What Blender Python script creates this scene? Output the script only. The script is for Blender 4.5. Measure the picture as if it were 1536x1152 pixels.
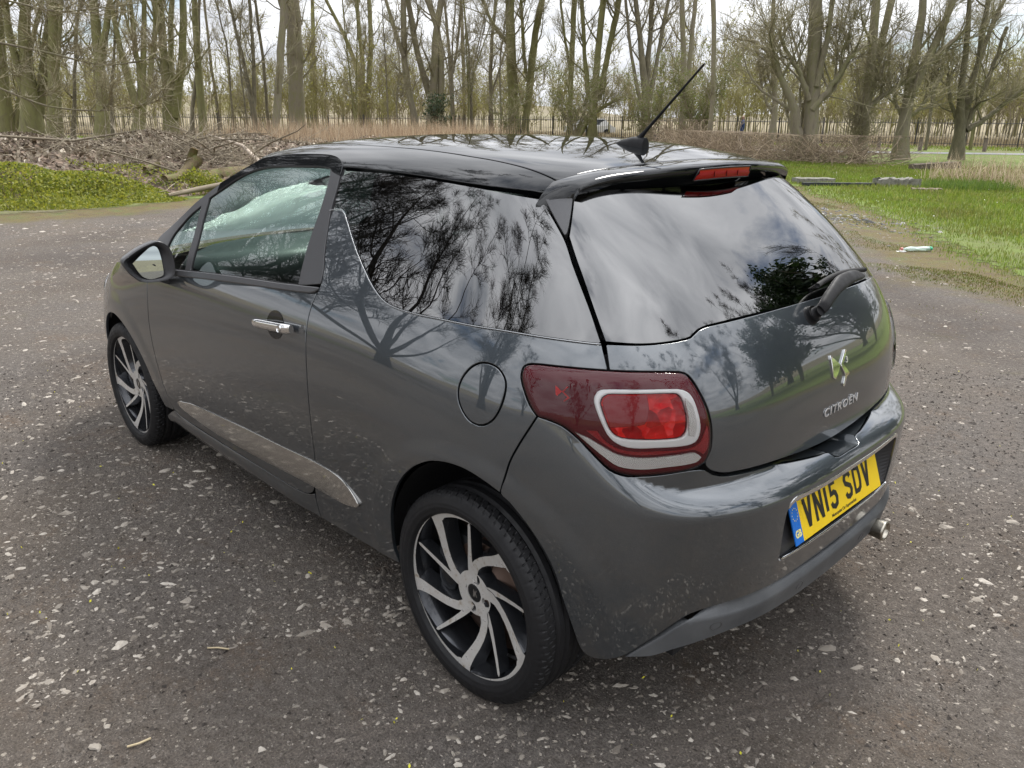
import bpy, math, random
import numpy as np
from mathutils import Matrix, Vector
from mathutils.geometry import delaunay_2d_cdt
for o in list(bpy.data.objects): bpy.data.objects.remove(o)
S = bpy.context.scene
col = S.collection

# ------------------------------------------------------------------ camera, sky, sun, exposure
CAM = np.array([-1.4193, 2.0237, 1.5425])
yaw, pitch, roll, focal = -0.7685007, -0.3250476, 0.0072642, 1186.28 / 1536
f_ = np.array([math.cos(pitch) * math.cos(yaw), math.cos(pitch) * math.sin(yaw), math.sin(pitch)])
r_ = np.array([math.sin(yaw), -math.cos(yaw), 0.0]); u_ = np.cross(r_, f_)
cr, sr = math.cos(roll), math.sin(roll)
r2, u2 = cr * r_ + sr * u_, -sr * r_ + cr * u_
cam = bpy.data.cameras.new('camera'); cam_ob = bpy.data.objects.new('camera', cam); col.objects.link(cam_ob)
cam.sensor_width = 36; cam.lens = focal * 36; cam.clip_start = 0.05; cam.clip_end = 3000
mw = Matrix.Identity(4)
for i in range(3):
    mw[i][0] = r2[i]; mw[i][1] = u2[i]; mw[i][2] = -f_[i]; mw[i][3] = CAM[i]
cam_ob.matrix_world = mw
S.camera = cam_ob

SUN_AZ, SUN_EL = math.radians(-70), math.radians(54)      # azimuth from +x towards +y
world = bpy.data.worlds.new('World'); S.world = world; world.use_nodes = True
nt = world.node_tree; nt.nodes.clear()
def wn(t, **k):
    n = nt.nodes.new(t)
    for a, b in k.items(): setattr(n, a, b)
    return n
wl = nt.links.new
wout = wn('ShaderNodeOutputWorld'); wbg = wn('ShaderNodeBackground'); wbg.inputs['Strength'].default_value = 0.085
sky = wn('ShaderNodeTexSky'); sky.sky_type = 'NISHITA'; sky.sun_disc = False
sky.sun_elevation = SUN_EL; sky.sun_rotation = math.pi / 2 - SUN_AZ
sky.air_density = 1.0; sky.dust_density = 0.6; sky.ozone_density = 2.0
geo = wn('ShaderNodeTexCoord'); sep = wn('ShaderNodeSeparateXYZ'); wl(geo.outputs['Generated'], sep.inputs[0])
zc = wn('ShaderNodeMath', operation='MAXIMUM'); wl(sep.outputs['Z'], zc.inputs[0]); zc.inputs[1].default_value = 0.0
za = wn('ShaderNodeMath', operation='ADD'); wl(zc.outputs[0], za.inputs[0]); za.inputs[1].default_value = 0.22
dx = wn('ShaderNodeMath', operation='DIVIDE'); wl(sep.outputs['X'], dx.inputs[0]); wl(za.outputs[0], dx.inputs[1])
dy = wn('ShaderNodeMath', operation='DIVIDE'); wl(sep.outputs['Y'], dy.inputs[0]); wl(za.outputs[0], dy.inputs[1])
cmb = wn('ShaderNodeCombineXYZ'); wl(dx.outputs[0], cmb.inputs[0]); wl(dy.outputs[0], cmb.inputs[1])
n1 = wn('ShaderNodeTexNoise'); n1.inputs['Scale'].default_value = 1.15; n1.inputs['Detail'].default_value = 7; n1.inputs['Roughness'].default_value = .55; n1.inputs['Distortion'].default_value = .35
n2 = wn('ShaderNodeTexNoise'); n2.inputs['Scale'].default_value = 2.3; n2.inputs['Detail'].default_value = 6; n2.inputs['Distortion'].default_value = .6
wl(cmb.outputs[0], n1.inputs['Vector']); wl(cmb.outputs[0], n2.inputs['Vector'])
cov = wn('ShaderNodeMapRange'); cov.inputs['From Min'].default_value = .33; cov.inputs['From Max'].default_value = .43
wl(n1.outputs['Fac'], cov.inputs['Value'])
ramp = wn('ShaderNodeValToRGB'); wl(n2.outputs['Fac'], ramp.inputs['Fac'])
ramp.color_ramp.elements[0].position = .30; ramp.color_ramp.elements[0].color = (4.6, 4.75, 5.1, 1)
ramp.color_ramp.elements[1].position = .72; ramp.color_ramp.elements[1].color = (9.6, 9.7, 10.0, 1)
# overcast: the cloud layer is about three times as bright overhead as at the horizon
zb = wn('ShaderNodeMath', operation='MULTIPLY_ADD'); wl(zc.outputs[0], zb.inputs[0]); zb.inputs[1].default_value = 1.9; zb.inputs[2].default_value = 1.1
cb = wn('ShaderNodeVectorMath', operation='SCALE'); wl(ramp.outputs['Color'], cb.inputs[0]); wl(zb.outputs[0], cb.inputs['Scale'])
mixw = wn('ShaderNodeMix', data_type='RGBA')
ci = [i for i in mixw.inputs if i.type == 'RGBA']; wl(cov.outputs[0], mixw.inputs[0]); wl(sky.outputs[0], ci[0]); wl(cb.outputs[0], ci[1])
wl([o for o in mixw.outputs if o.type == 'RGBA'][0], wbg.inputs['Color']); wl(wbg.outputs[0], wout.inputs['Surface'])

sun = bpy.data.lights.new('sun', 'SUN'); sun.energy = 2.6; sun.angle = math.radians(16); sun.color = (1.0, .96, .9)
sun_ob = bpy.data.objects.new('sun', sun); col.objects.link(sun_ob)
sd = Vector((math.cos(SUN_EL) * math.cos(SUN_AZ), math.cos(SUN_EL) * math.sin(SUN_AZ), math.sin(SUN_EL)))
sun_ob.rotation_euler = sd.to_track_quat('Z', 'Y').to_euler()
vs = S.view_settings; vs.view_transform = 'Standard'; vs.look = 'None'; vs.gamma = 1; vs.use_curve_mapping = False; vs.exposure = 0.5
S.cycles.max_bounces = 8; S.cycles.transparent_max_bounces = 16; S.cycles.glossy_bounces = 5; S.cycles.diffuse_bounces = 3
S.cycles.caustics_reflective = False; S.cycles.caustics_refractive = False

# ------------------------------------------------------------------ helpers
def raw_mesh(name, V, F, mat=None, smooth=True):
    """V (n,3), F list of int arrays each (m,3) or (m,4)"""
    me = bpy.data.meshes.new(name); V = np.asarray(V, np.float32)
    if isinstance(F, np.ndarray): F = [F]
    F = [np.asarray(f, np.int32) for f in F if len(f)]
    nl = sum(f.size for f in F); npoly = sum(len(f) for f in F)
    me.vertices.add(len(V)); me.vertices.foreach_set('co', V.ravel())
    me.loops.add(nl); me.polygons.add(npoly)
    me.loops.foreach_set('vertex_index', np.concatenate([f.ravel() for f in F]))
    tot = np.concatenate([np.full(len(f), f.shape[1], np.int32) for f in F]); st = np.concatenate([[0], np.cumsum(tot)[:-1]]).astype(np.int32)
    me.polygons.foreach_set('loop_start', st); me.polygons.foreach_set('loop_total', tot)
    me.polygons.foreach_set('use_smooth', np.full(npoly, smooth))
    me.update(calc_edges=True); me.validate()
    if mat: me.materials.append(mat)
    return me
def link(name, me, parent=None, loc=None):
    o = bpy.data.objects.new(name, me); col.objects.link(o)
    if parent: o.parent = parent
    if loc is not None: o.location = loc
    return o
def obj(name, V, F, mat, parent=None, smooth=True): return link(name, raw_mesh(name, V, F, mat, smooth), parent)
def tag(o, label=None, cat=None, group=None, kind=None):
    if label: o['label'] = label
    if cat: o['category'] = cat
    if group: o['group'] = group
    if kind: o['kind'] = kind
    return o
def empty(name, loc=(0, 0, 0)):
    o = bpy.data.objects.new(name, None); col.objects.link(o); o.location = loc; o.empty_display_size = .2
    return o
class MB:
    """collects pieces of one mesh"""
    def __init__(s): s.V = []; s.T = []; s.Q = []; s.n = 0
    def add(s, V, T=None, Q=None):
        V = np.asarray(V, float).reshape(-1, 3); s.V.append(V)
        if T is not None and len(T): s.T.append(np.asarray(T, int) + s.n)
        if Q is not None and len(Q): s.Q.append(np.asarray(Q, int) + s.n)
        s.n += len(V); return s
    def box(s, c, d, rz=0.0, tilt=None, ch=.0):
        a = np.array([[x, y, z] for x in (-.5, .5) for y in (-.5, .5) for z in (-.5, .5)]) * np.array(d)
        if tilt is not None: a = a @ np.array(Matrix.Rotation(tilt[0], 3, 'X') @ Matrix.Rotation(tilt[1], 3, 'Y')).T
        cz, sz = math.cos(rz), math.sin(rz); a = a @ np.array([[cz, sz, 0], [-sz, cz, 0], [0, 0, 1]])
        return s.add(a + np.array(c), Q=[[0, 1, 3, 2], [4, 6, 7, 5], [0, 4, 5, 1], [2, 3, 7, 6], [0, 2, 6, 4], [1, 5, 7, 3]])
    def tube(s, P, R, n=8, cap=True):
        V, Q = tubes(np.asarray(P, float)[None], np.broadcast_to(np.asarray(R, float), (1, len(P))), n); k = s.n
        s.add(V, Q=Q)
        if cap:
            m = len(P)
            for ring, rev in ((0, True), (m - 1, False)):
                c = np.asarray(P[ring], float); idx = [ring * n + i for i in range(n)]
                ci = s.n; s.add([c]); t = [[ci - k, idx[i], idx[(i + 1) % n]] for i in range(n)]
                if rev: t = [x[::-1] for x in t]
                s.T.append(np.asarray(t) + k)
        return s
    def grid(s, P, closed=False):
        P = np.asarray(P, float); a, b = P.shape[:2]; I = np.arange(a * b).reshape(a, b)
        J = np.roll(I, -1, 1) if closed else I
        if closed: q = np.stack([I[:-1], J[:-1], J[1:], I[1:]], -1).reshape(-1, 4)
        else: q = np.stack([I[:-1, :-1], I[:-1, 1:], I[1:, 1:], I[1:, :-1]], -1).reshape(-1, 4)
        return s.add(P.reshape(-1, 3), Q=q)
    def build(s, name, mat, parent=None, smooth=True):
        F = []
        if s.T: F.append(np.concatenate(s.T))
        if s.Q: F.append(np.concatenate(s.Q))
        return obj(name, np.concatenate(s.V), F, mat, parent, smooth)
def tubes(P, R, n):
    """P (N,K,3) polylines, R (N,K) radii -> verts, quads of open n-sided tubes"""
    N, K = P.shape[:2]
    T = np.gradient(P, axis=1); T /= np.linalg.norm(T, axis=-1, keepdims=True) + 1e-12
    m = T.mean(1); ref = np.where(np.abs(m[:, 2:3]) < .8, [[0., 0, 1]], [[1., 0, 0]])[:, None, :]
    A = np.cross(T, ref); A /= np.linalg.norm(A, axis=-1, keepdims=True) + 1e-12
    B = np.cross(T, A)
    t = np.linspace(0, 2 * np.pi, n, endpoint=False)
    V = P[:, :, None, :] + R[:, :, None, None] * (A[:, :, None, :] * np.cos(t)[None, None, :, None] + B[:, :, None, :] * np.sin(t)[None, None, :, None])
    I = np.arange(N * K * n).reshape(N, K, n); J = np.roll(I, -1, 2)
    Q = np.stack([I[:, :-1], I[:, 1:], J[:, 1:], J[:, :-1]], -1).reshape(-1, 4)
    return V.reshape(-1, 3), Q

# ------------------------------------------------------------------ materials
def mat(name, color=(.5, .5, .5), rough=.5, metal=0., coat=0., spec=.5, **k):
    m = bpy.data.materials.new(name); m.use_nodes = True; b = m.node_tree.nodes['Principled BSDF']
    b.inputs['Base Color'].default_value = (*color, 1); b.inputs['Roughness'].default_value = rough; b.inputs['Metallic'].default_value = metal
    b.inputs['Coat Weight'].default_value = coat; b.inputs['Coat Roughness'].default_value = k.get('coat_rough', .015); b.inputs['Specular IOR Level'].default_value = spec
    return m
class NT:
    def __init__(s, m): s.m = m; s.t = m.node_tree; s.b = s.t.nodes.get('Principled BSDF'); s.out = s.t.nodes['Material Output']
    def n(s, t, ins=None, **k):
        n = s.t.nodes.new(t)
        for a, b in k.items(): setattr(n, a, b)
        for a, b in (ins or {}).items():
            if hasattr(b, 'is_output'): s.t.links.new(b, n.inputs[a])
            else: n.inputs[a].default_value = b
        return n
    def link(s, a, b): s.t.links.new(a, b)
    def coord(s, kind='Object'): return s.n('ShaderNodeTexCoord').outputs[kind]
    def noise(s, scale, detail=4, vec=None, rough=.55, dist=0.): return s.n('ShaderNodeTexNoise', {'Vector': vec if vec is not None else s.coord(), 'Scale': scale, 'Detail': detail, 'Roughness': rough, 'Distortion': dist}).outputs['Fac']
    def ramp(s, fac, stops, interp='LINEAR'):
        r = s.n('ShaderNodeValToRGB', {'Fac': fac}); e = r.color_ramp.elements; r.color_ramp.interpolation = interp
        while len(e) < len(stops): e.new(.5)
        for x, (p, c) in zip(e, stops): x.position = p; x.color = (*c, 1) if len(c) == 3 else c
        return r.outputs['Color']
    def maprange(s, v, a, b, c=0., d=1.): return s.n('ShaderNodeMapRange', {'Value': v, 'From Min': a, 'From Max': b, 'To Min': c, 'To Max': d}).outputs['Result']
    def mix(s, f, a, b, blend='MIX'):
        n = s.n('ShaderNodeMix', data_type='RGBA', blend_type=blend)
        for k, v in (('Factor', f), ('A', a), ('B', b)):
            i = [x for x in n.inputs if x.name == k and (x.type == 'RGBA' or k == 'Factor')][0]
            if hasattr(v, 'is_output'): s.link(v, i)
            else: i.default_value = v if not isinstance(v, tuple) or len(v) == 4 else (*v, 1)
        return [x for x in n.outputs if x.type == 'RGBA'][0]
    def math(s, op, a, b=0.):
        n = s.n('ShaderNodeMath', operation=op)
        for i, v in enumerate((a, b)):
            if hasattr(v, 'is_output'): s.link(v, n.inputs[i])
            else: n.inputs[i].default_value = v
        return n.outputs[0]
    def bump(s, h, strength=.3, dist=.01): s.link(s.n('ShaderNodeBump', {'Height': h, 'Strength': strength, 'Distance': dist}).outputs['Normal'], s.b.inputs['Normal'])
    def base(s, c): s.link(c, s.b.inputs['Base Color'])
    def rough(s, c): s.link(c, s.b.inputs['Roughness'])
def leafy(m, k=.45):
    """let light through thin leaves"""
    t = NT(m); tl = t.n('ShaderNodeBsdfTranslucent'); src = t.b.inputs['Base Color']
    if src.links: t.link(src.links[0].from_socket, tl.inputs['Color'])
    else: tl.inputs['Color'].default_value = src.default_value
    mx = t.n('ShaderNodeMixShader', {0: k, 1: t.b.outputs[0], 2: tl.outputs[0]}); t.link(mx.outputs[0], t.out.inputs['Surface'])
def glass(name, tint, ior=1.5, gl=1.0, rough=0.0):
    m = bpy.data.materials.new(name); m.use_nodes = True; t = NT(m); t.t.nodes.remove(t.b)
    tr = t.n('ShaderNodeBsdfTransparent', {'Color': (*tint, 1)}); g = t.n('ShaderNodeBsdfGlossy', {'Color': (gl, gl, gl, 1), 'Roughness': rough})
    fr = t.n('ShaderNodeFresnel', {'IOR': ior}); mx = t.n('ShaderNodeMixShader', {0: fr.outputs[0], 1: tr.outputs[0], 2: g.outputs[0]})
    t.link(mx.outputs[0], t.out.inputs['Surface']); return m
# ------------------------------------------------------------------ outlines
def inside(pts, poly):
    x, y = pts[:, 0], pts[:, 1]; r = np.zeros(len(pts), bool); n = len(poly)
    for i in range(n):
        x1, y1 = poly[i]; x2, y2 = poly[(i + 1) % n]
        if y1 == y2: continue
        c = ((y1 > y) != (y2 > y)) & (x < (x2 - x1) * (y - y1) / (y2 - y1) + x1); r ^= c
    return r
def seg_dist(pts, poly):
    d = np.full(len(pts), 1e9)
    for i in range(len(poly)):
        a = poly[i]; b = poly[(i + 1) % len(poly)]; ab = b - a; L = (ab**2).sum() + 1e-12
        t = np.clip(((pts - a) @ ab) / L, 0, 1); d = np.minimum(d, np.linalg.norm(pts - a - t[:, None] * ab, axis=1))
    return d
# ------------------------------------------------------------------ car body surface
# The body is one smooth surface: at each height z a plan outline (straight flanks, super-elliptic ends).
# A point on it is given by (s, z): s is the distance along the outline, growing towards the front.
def nspline(xs, ys):
    xs = np.asarray(xs, float); ys = np.asarray(ys, float); n = len(xs); h = np.diff(xs)
    A = np.zeros((n, n)); b = np.zeros(n); A[0, 0] = A[-1, -1] = 1
    for i in range(1, n - 1):
        A[i, i - 1] = h[i - 1]; A[i, i] = 2 * (h[i - 1] + h[i]); A[i, i + 1] = h[i]
        b[i] = 6 * ((ys[i + 1] - ys[i]) / h[i] - (ys[i] - ys[i - 1]) / h[i - 1])
    m = np.linalg.solve(A, b)
    def f(x):
        x = np.asarray(x, float); i = np.clip(np.searchsorted(xs, x) - 1, 0, n - 2)
        xx = np.clip(x, xs[0], xs[-1]); a = xs[i + 1] - xx; c = xx - xs[i]; hh = h[i]
        return (m[i] * a**3 + m[i + 1] * c**3) / (6 * hh) + (ys[i] / hh - m[i] * hh / 6) * a + (ys[i + 1] / hh - m[i + 1] * hh / 6) * c
    return f
def sstep(a, b, x):
    t = np.clip((np.asarray(x, float) - a) / (b - a), 0, 1); return t * t * (3 - 2 * t)
X0, X1 = 0.5, 1.75                      # the flank is straight between these
LR = 1.34                               # length of outline parameter for a quarter turn
fW = nspline([.18, .24, .30, .36, .44, .52, .62, .74, .84, .92, .98, 1.04, 1.10, 1.17, 1.24, 1.31, 1.37, 1.41, 1.44, 1.47],
             [.792, .808, .820, .829, .838, .845, .850, .852, .847, .835, .818, .795, .766, .7315, .6955, .6575, .6215, .594, .570, .543])
fXr = nspline([.20, .40, .60, .75, .83, .92, .98, 1.04, 1.09, 1.15, 1.22, 1.29, 1.36, 1.46],
              [-.555, -.565, -.575, -.585, -.586, -.573, -.554, -.524, -.489, -.436, -.362, -.275, -.178, -.030])
fNr = nspline([.2, .6, .8, .95, 1.1, 1.25, 1.36, 1.46], [3.9, 3.7, 3.5, 3.5, 3.6, 3.8, 4.0, 4.1])
fXf = nspline([.20, .45, .60, .75, .85, .95, 1.10, 1.46], [3.16, 3.25, 3.25, 3.22, 3.14, 2.95, 2.55, 1.60])
fNf = nspline([.2, .5, .6, .7, .8, .9, 1.46], [4.6, 4.5, 4.1, 3.7, 3.2, 2.8, 2.5])
def fTop(q): t = np.clip((q - .66) / .44, 0, 1); return .722 + .168 * (1 - t**3 * (10 - 15 * t + 6 * t * t))
def body(s, z, bumper=False):
    """points of the left half and beyond: s > X0 flank, s < X0 round the rear, s > X1 round the nose"""
    s, z = np.broadcast_arrays(np.asarray(s, float), np.asarray(z, float)); s = s.copy(); z = z.copy()
    w = fW(z); P = np.zeros(s.shape + (3,)); P[..., 2] = z
    mid = (s >= X0) & (s <= X1); P[mid, 0] = s[mid]; P[mid, 1] = w[mid]
    for side in (0, 1):
        m = s < X0 if side == 0 else s > X1
        if not m.any(): continue
        ph = ((X0 - s[m]) if side == 0 else (s[m] - X1)) / LR * np.pi / 2
        a = (X0 - fXr(z[m])) if side == 0 else (fXf(z[m]) - X1); n = fNr(z[m]) if side == 0 else fNf(z[m])
        c, sn = np.cos(ph), np.sin(ph)
        r = (np.abs(sn / a)**n + np.abs(c / w[m])**n)**(-1 / n)
        if side == 0:
            if bumper:
                q = np.minimum(ph, np.pi - ph); u = sstep(.70, 1.30, q); hgt = z[m]
                top = fTop(q); k = np.clip((top - hgt) / (top - .655), 0, 1.0)
                k = 1 - (1 - k)**2.6
                r = r + u * .075 * k * (.80 + .20 * sstep(.30, .56, hgt))
            P[m, 0] = X0 - r * sn; P[m, 1] = r * c
        else:
            P[m, 0] = X1 + r * sn; P[m, 1] = r * c
    # swelling of the wings over the wheels and the lip round each arch
    for xc in (0.0, 2.464):
        dx = P[..., 0] - xc; dz = P[..., 2] - .3016; rho = np.hypot(dx, dz); sg = np.sign(P[..., 1])
        sw = .016 * np.exp(-(dx / .42)**2 - ((P[..., 2] - .66) / .20)**2) + .005 * (1 - sstep(.405, .465, rho))
        P[..., 1] += sg * sw * sstep(.3, .55, np.abs(P[..., 1]))
    return P
def normals(s, z, bumper=False, e=2e-3):
    a = body(s + e, z, bumper) - body(s - e, z, bumper); b = body(s, z + e, bumper) - body(s, z - e, bumper)
    n = np.cross(b, a); return n / (np.linalg.norm(n, axis=-1, keepdims=True) + 1e-12)
# roof: height over (x, y)
fZc = nspline([-.30, -.16, 0, .3, .7, 1.1, 1.45, 1.75, 2.1], [1.395, 1.416, 1.443, 1.477, 1.487, 1.477, 1.440, 1.36, 1.17])
fZe = nspline([-.30, -.15, -.115, .09, .454, .9, 1.3, 1.7, 2.1], [1.33, 1.348, 1.354, 1.370, 1.384, 1.388, 1.368, 1.275, 1.08])
def _ye(x):
    z = float(fZe(x)); w = float(fW(z))
    if x >= X0: return w
    n = float(fNr(z)); return w * (1 - min(1, (X0 - x) / (X0 - float(fXr(z)))) ** n) ** (1 / n)
_gx = np.linspace(-.13, 1.0, 114); _gy = np.array([_ye(v) for v in _gx])
def fYe(x): return np.where(np.asarray(x) > .95, fW(fZe(x)), np.interp(x, _gx, _gy))
def roof(x, y):
    x = np.asarray(x, float); y = np.asarray(y, float); ye = fYe(x); q = np.abs(y) / ye
    return fZe(x) + (fZc(x) - fZe(x)) * (1 - .35 * q**2 - .65 * q**10)
# ------------------------------------------------------------------ ground
rng = np.random.default_rng(7)
LAWN = [(14.5, 16), (13.6, 4), (12.96, -1.81), (13.40, -4.2), (14.3, -5.7), (16.7, -9.1), (16.1, -13.0), (13.75, -16.1), (10.2, -17.2), (8.3, -16.4), (7.0, -14.6), (5.1, -12.7), (3.35, -10.4), (1.9, -8.2), (1.27, -7.4), (.6, -6.85), (-2, -5.9), (-6, -4.9), (-12, -4.2), (-25, -3), (-60, -2), (-60, -110), (60, -110), (110, -60), (110, 16)]
LAWN = np.array(LAWN, float)
def rough_edge(P, amp, step, seed):
    r = np.random.default_rng(seed); out = []
    for i in range(len(P)):
        a, b = P[i], P[(i + 1) % len(P)]; L = np.linalg.norm(b - a); k = max(1, int(min(L / step, 60))) if L < 40 else 1
        n = np.array([-(b - a)[1], (b - a)[0]]) / L
        for j in range(k): out.append(a + (b - a) * j / k + n * (r.normal(0, amp) if k > 1 else 0))
    return np.array(out)
lawn_edge = rough_edge(LAWN, .10, .35, 3)
def axis(parts): return np.concatenate(parts)
gx = np.concatenate([[-400, -120, -60], np.arange(-30, 30.1, .6), [60, 120, 400]]); gy = np.concatenate([[-400, -120, -60], np.arange(-26, 22.1, .6), [60, 120, 400]])
GX, GY = np.meshgrid(gx, gy, indexing='ij'); flat = np.stack([GX.ravel(), GY.ravel()], 1)
dl = seg_dist(flat, LAWN); inl = inside(flat, LAWN); dl = np.where(inl, 0, dl)
mb = MB(); mb.grid(np.stack([GX, GY, np.zeros_like(GX)], -1)); gm = mat('gravel_surface', (.1, .09, .08), .95); ground = mb.build('gravel_ground', gm)
at = ground.data.attributes.new('moss', 'FLOAT', 'POINT'); at.data.foreach_set('value', np.exp(-dl / 1.1).astype(np.float32))
tag(ground, kind='structure')
if ground.data.polygons[0].normal.z < 0: ground.data.flip_normals()
t = NT(gm); c0 = t.coord()
big = t.noise(.55, 5, c0, .6); fine = t.noise(34, 5, c0, .7); mid = t.noise(6, 5, c0, .65)
cc = t.ramp(fine, [(.30, (.056, .048, .042)), (.52, (.108, .096, .087)), (.75, (.165, .150, .137))])
cc = t.mix(t.maprange(big, .40, .68), cc, t.mix(.5, cc, (.120, .095, .068, 1)))
cc = t.mix(t.maprange(mid, .56, .78, 0, .55), cc, (.085, .066, .045, 1))
damp = t.noise(.42, 4, c0, .55); cc = t.mix(t.maprange(damp, .46, .60, 0, .75), cc, t.mix(1., cc, (.62, .58, .55, 1), 'MULTIPLY'))
# small embedded chips, pale ones picked at random
for sc, thr, colr in ((62, .88, (.31, .28, .24, 1)), (150, .84, (.26, .235, .205, 1))):
    w_ = t.n('ShaderNodeVectorMath', {0: c0, 1: t.n('ShaderNodeVectorMath', {0: t.n('ShaderNodeTexNoise', {'Vector': c0, 'Scale': sc * 1.2, 'Detail': 2}).outputs['Color'], 'Scale': .010 * 38 / sc}, operation='SCALE').outputs[0]}, operation='ADD').outputs[0]
    v = t.n('ShaderNodeTexVoronoi', {'Vector': w_, 'Scale': sc, 'Randomness': 1.0}); rs = t.n('ShaderNodeSeparateColor', {'Color': v.outputs['Color']})
    pick = t.maprange(t.math('ADD', rs.outputs[0], t.math('MULTIPLY', t.math('SUBTRACT', big, .5), .7)), thr, thr + .02); sz = t.maprange(rs.outputs[1], 0, 1, .16, .44)
    m_ = t.math('MULTIPLY', pick, t.math('LESS_THAN', v.outputs['Distance'], sz)); cc = t.mix(m_, cc, t.mix(rs.outputs[2], colr, tuple(x * .55 for x in colr[:3]) + (1,)))
mo = t.n('ShaderNodeAttribute', attribute_name='moss').outputs['Fac']
mn = t.noise(1.7, 6, c0, .7); mk_ = t.maprange(t.math('ADD', t.math('MULTIPLY', mo, .75), t.math('MULTIPLY', mn, .75)), .66, .92)
mossc = t.ramp(t.noise(3.2, 5, c0), [(.3, (.095, .062, .022)), (.5, (.13, .105, .028)), (.68, (.10, .125, .022))])
cc = t.mix(t.math('MULTIPLY', mk_, t.maprange(t.noise(22, 4, c0), .35, .6, .45, 1)), cc, mossc)
green = t.maprange(t.noise(.9, 6, c0, .7), .60, .74, 0, .5); cc = t.mix(green, cc, (.085, .078, .026, 1))
mp = t.n('ShaderNodeMapping', {'Vector': c0, 'Rotation': (0, 0, .62), 'Scale': (26, 2.2, 1)}).outputs[0]; drag = t.noise(1.0, 4, mp, .6); dk = t.math('MULTIPLY', t.maprange(drag, .60, .70), t.maprange(t.noise(.8, 3, c0), .46, .58)); cc = t.mix(t.math('MULTIPLY', dk, .55), cc, (.030, .024, .020, 1))
rust = t.math('MULTIPLY', t.maprange(t.noise(2.6, 5, c0, .7), .52, .70, 0, .55), t.maprange(t.noise(40, 3, c0), .35, .6)); cc = t.mix(rust, cc, (.125, .082, .050, 1))
# a pair of old curved wheel tracks, pressed smooth and dusty
tp = t.n('ShaderNodeVectorMath', {0: c0, 1: (4.997, -0.712, 0)}, operation='SUBTRACT').outputs[0]; tl_ = t.math('ADD', t.n('ShaderNodeVectorMath', {0: tp}, operation='LENGTH').outputs['Value'], t.math('MULTIPLY', t.noise(1.2, 3, c0), .12))
tr_ = 0.0
for rr_ in (5.703, 5.283, 7.203):
    band_ = t.maprange(t.math('ABSOLUTE', t.math('SUBTRACT', tl_, rr_ + .06)), .10, .05); tr_ = band_ if isinstance(tr_, float) else t.math('MAXIMUM', tr_, band_)
tr_ = t.math('MULTIPLY', tr_, t.maprange(t.noise(1.5, 3, c0), .38, .55)); wt_ = t.n('ShaderNodeTexWave', {'Vector': t.n('ShaderNodeMapping', {'Vector': c0, 'Rotation': (0, 0, .5)}).outputs[0], 'Scale': 6., 'Distortion': 9., 'Detail': 3.}).outputs['Fac']
cc = t.mix(t.math('MULTIPLY', tr_, .55), cc, t.mix(t.maprange(wt_, .25, .6), (.100, .086, .075, 1), (.140, .120, .105, 1)))
crumb = t.noise(150, 5, c0, .75); cc = t.mix(t.maprange(crumb, .36, .66, 0, 1.), t.mix(1., cc, (.50, .48, .46, 1), 'MULTIPLY'), t.mix(1., cc, (1.60, 1.57, 1.52, 1), 'MULTIPLY'))
t.base(cc); t.bump(t.math('ADD', t.math('ADD', fine, t.math('MULTIPLY', crumb, .35)), t.math('SUBTRACT', t.math('MULTIPLY', mid, .6), t.math('MULTIPLY', dk, .35))), .9, .022)
# lawn sheet
r = delaunay_2d_cdt([Vector(p) for p in lawn_edge] + [Vector(p) for p in flat[inl & (dl == 0)] if abs(p[0]) < 31 and abs(p[1]) < 27], [(i, (i + 1) % len(lawn_edge)) for i in range(len(lawn_edge))], [], 1, 1e-4)
V2 = np.array([v[:] for v in r[0]]); F = np.array([f for f in r[2] if len(f) == 3]); F = F[inside(V2[F].mean(1), lawn_edge)]
lm_ = mat('lawn_soil_and_grass', (.06, .09, .02), .95); lawn = obj('lawn', np.c_[V2, np.full(len(V2), .006)], F, lm_); tag(lawn, kind='structure'); at = lawn.data.attributes.new('edge', 'FLOAT', 'POINT'); at.data.foreach_set('value', np.clip(seg_dist(V2, LAWN) * inside(V2, LAWN) / 1.6, 0, 1).astype(np.float32))
if lawn.data.polygons[0].normal.z < 0: lawn.data.flip_normals()
t = NT(lm_); c0 = t.coord(); s_ = t.n('ShaderNodeSeparateXYZ', {'Vector': c0})
gcol = t.ramp(t.noise(2.2, 6, c0, .65), [(.28, (.105, .105, .022)), (.5, (.115, .165, .022)), (.72, (.150, .195, .034))])
lit = t.ramp(t.noise(9, 6, c0, .7), [(.3, (.075, .055, .035)), (.6, (.16, .125, .085)), (.8, (.10, .11, .035))])
wood = t.math('ADD', t.maprange(s_.outputs['X'], 11, 19), t.math('MULTIPLY', t.math('SUBTRACT', t.noise(.22, 4, c0), .52), 3.2))
t.base(t.mix(wood, gcol, lit)); t.bump(t.noise(60, 4, c0), .6, .03)
ed = t.n('ShaderNodeAttribute', attribute_name='edge').outputs['Fac']; en = t.math('ADD', t.noise(2.4, 6, c0, .75), t.math('MULTIPLY', t.noise(26, 4, c0, .7), .5)); al = t.math('GREATER_THAN', t.math('ADD', ed, t.math('MULTIPLY', t.math('SUBTRACT', en, .75), 1.3)), .30)
trn = t.n('ShaderNodeBsdfTransparent'); mxs = t.n('ShaderNodeMixShader', {0: al, 1: trn.outputs[0], 2: t.b.outputs[0]}); t.link(mxs.outputs[0], t.out.inputs['Surface'])
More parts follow.
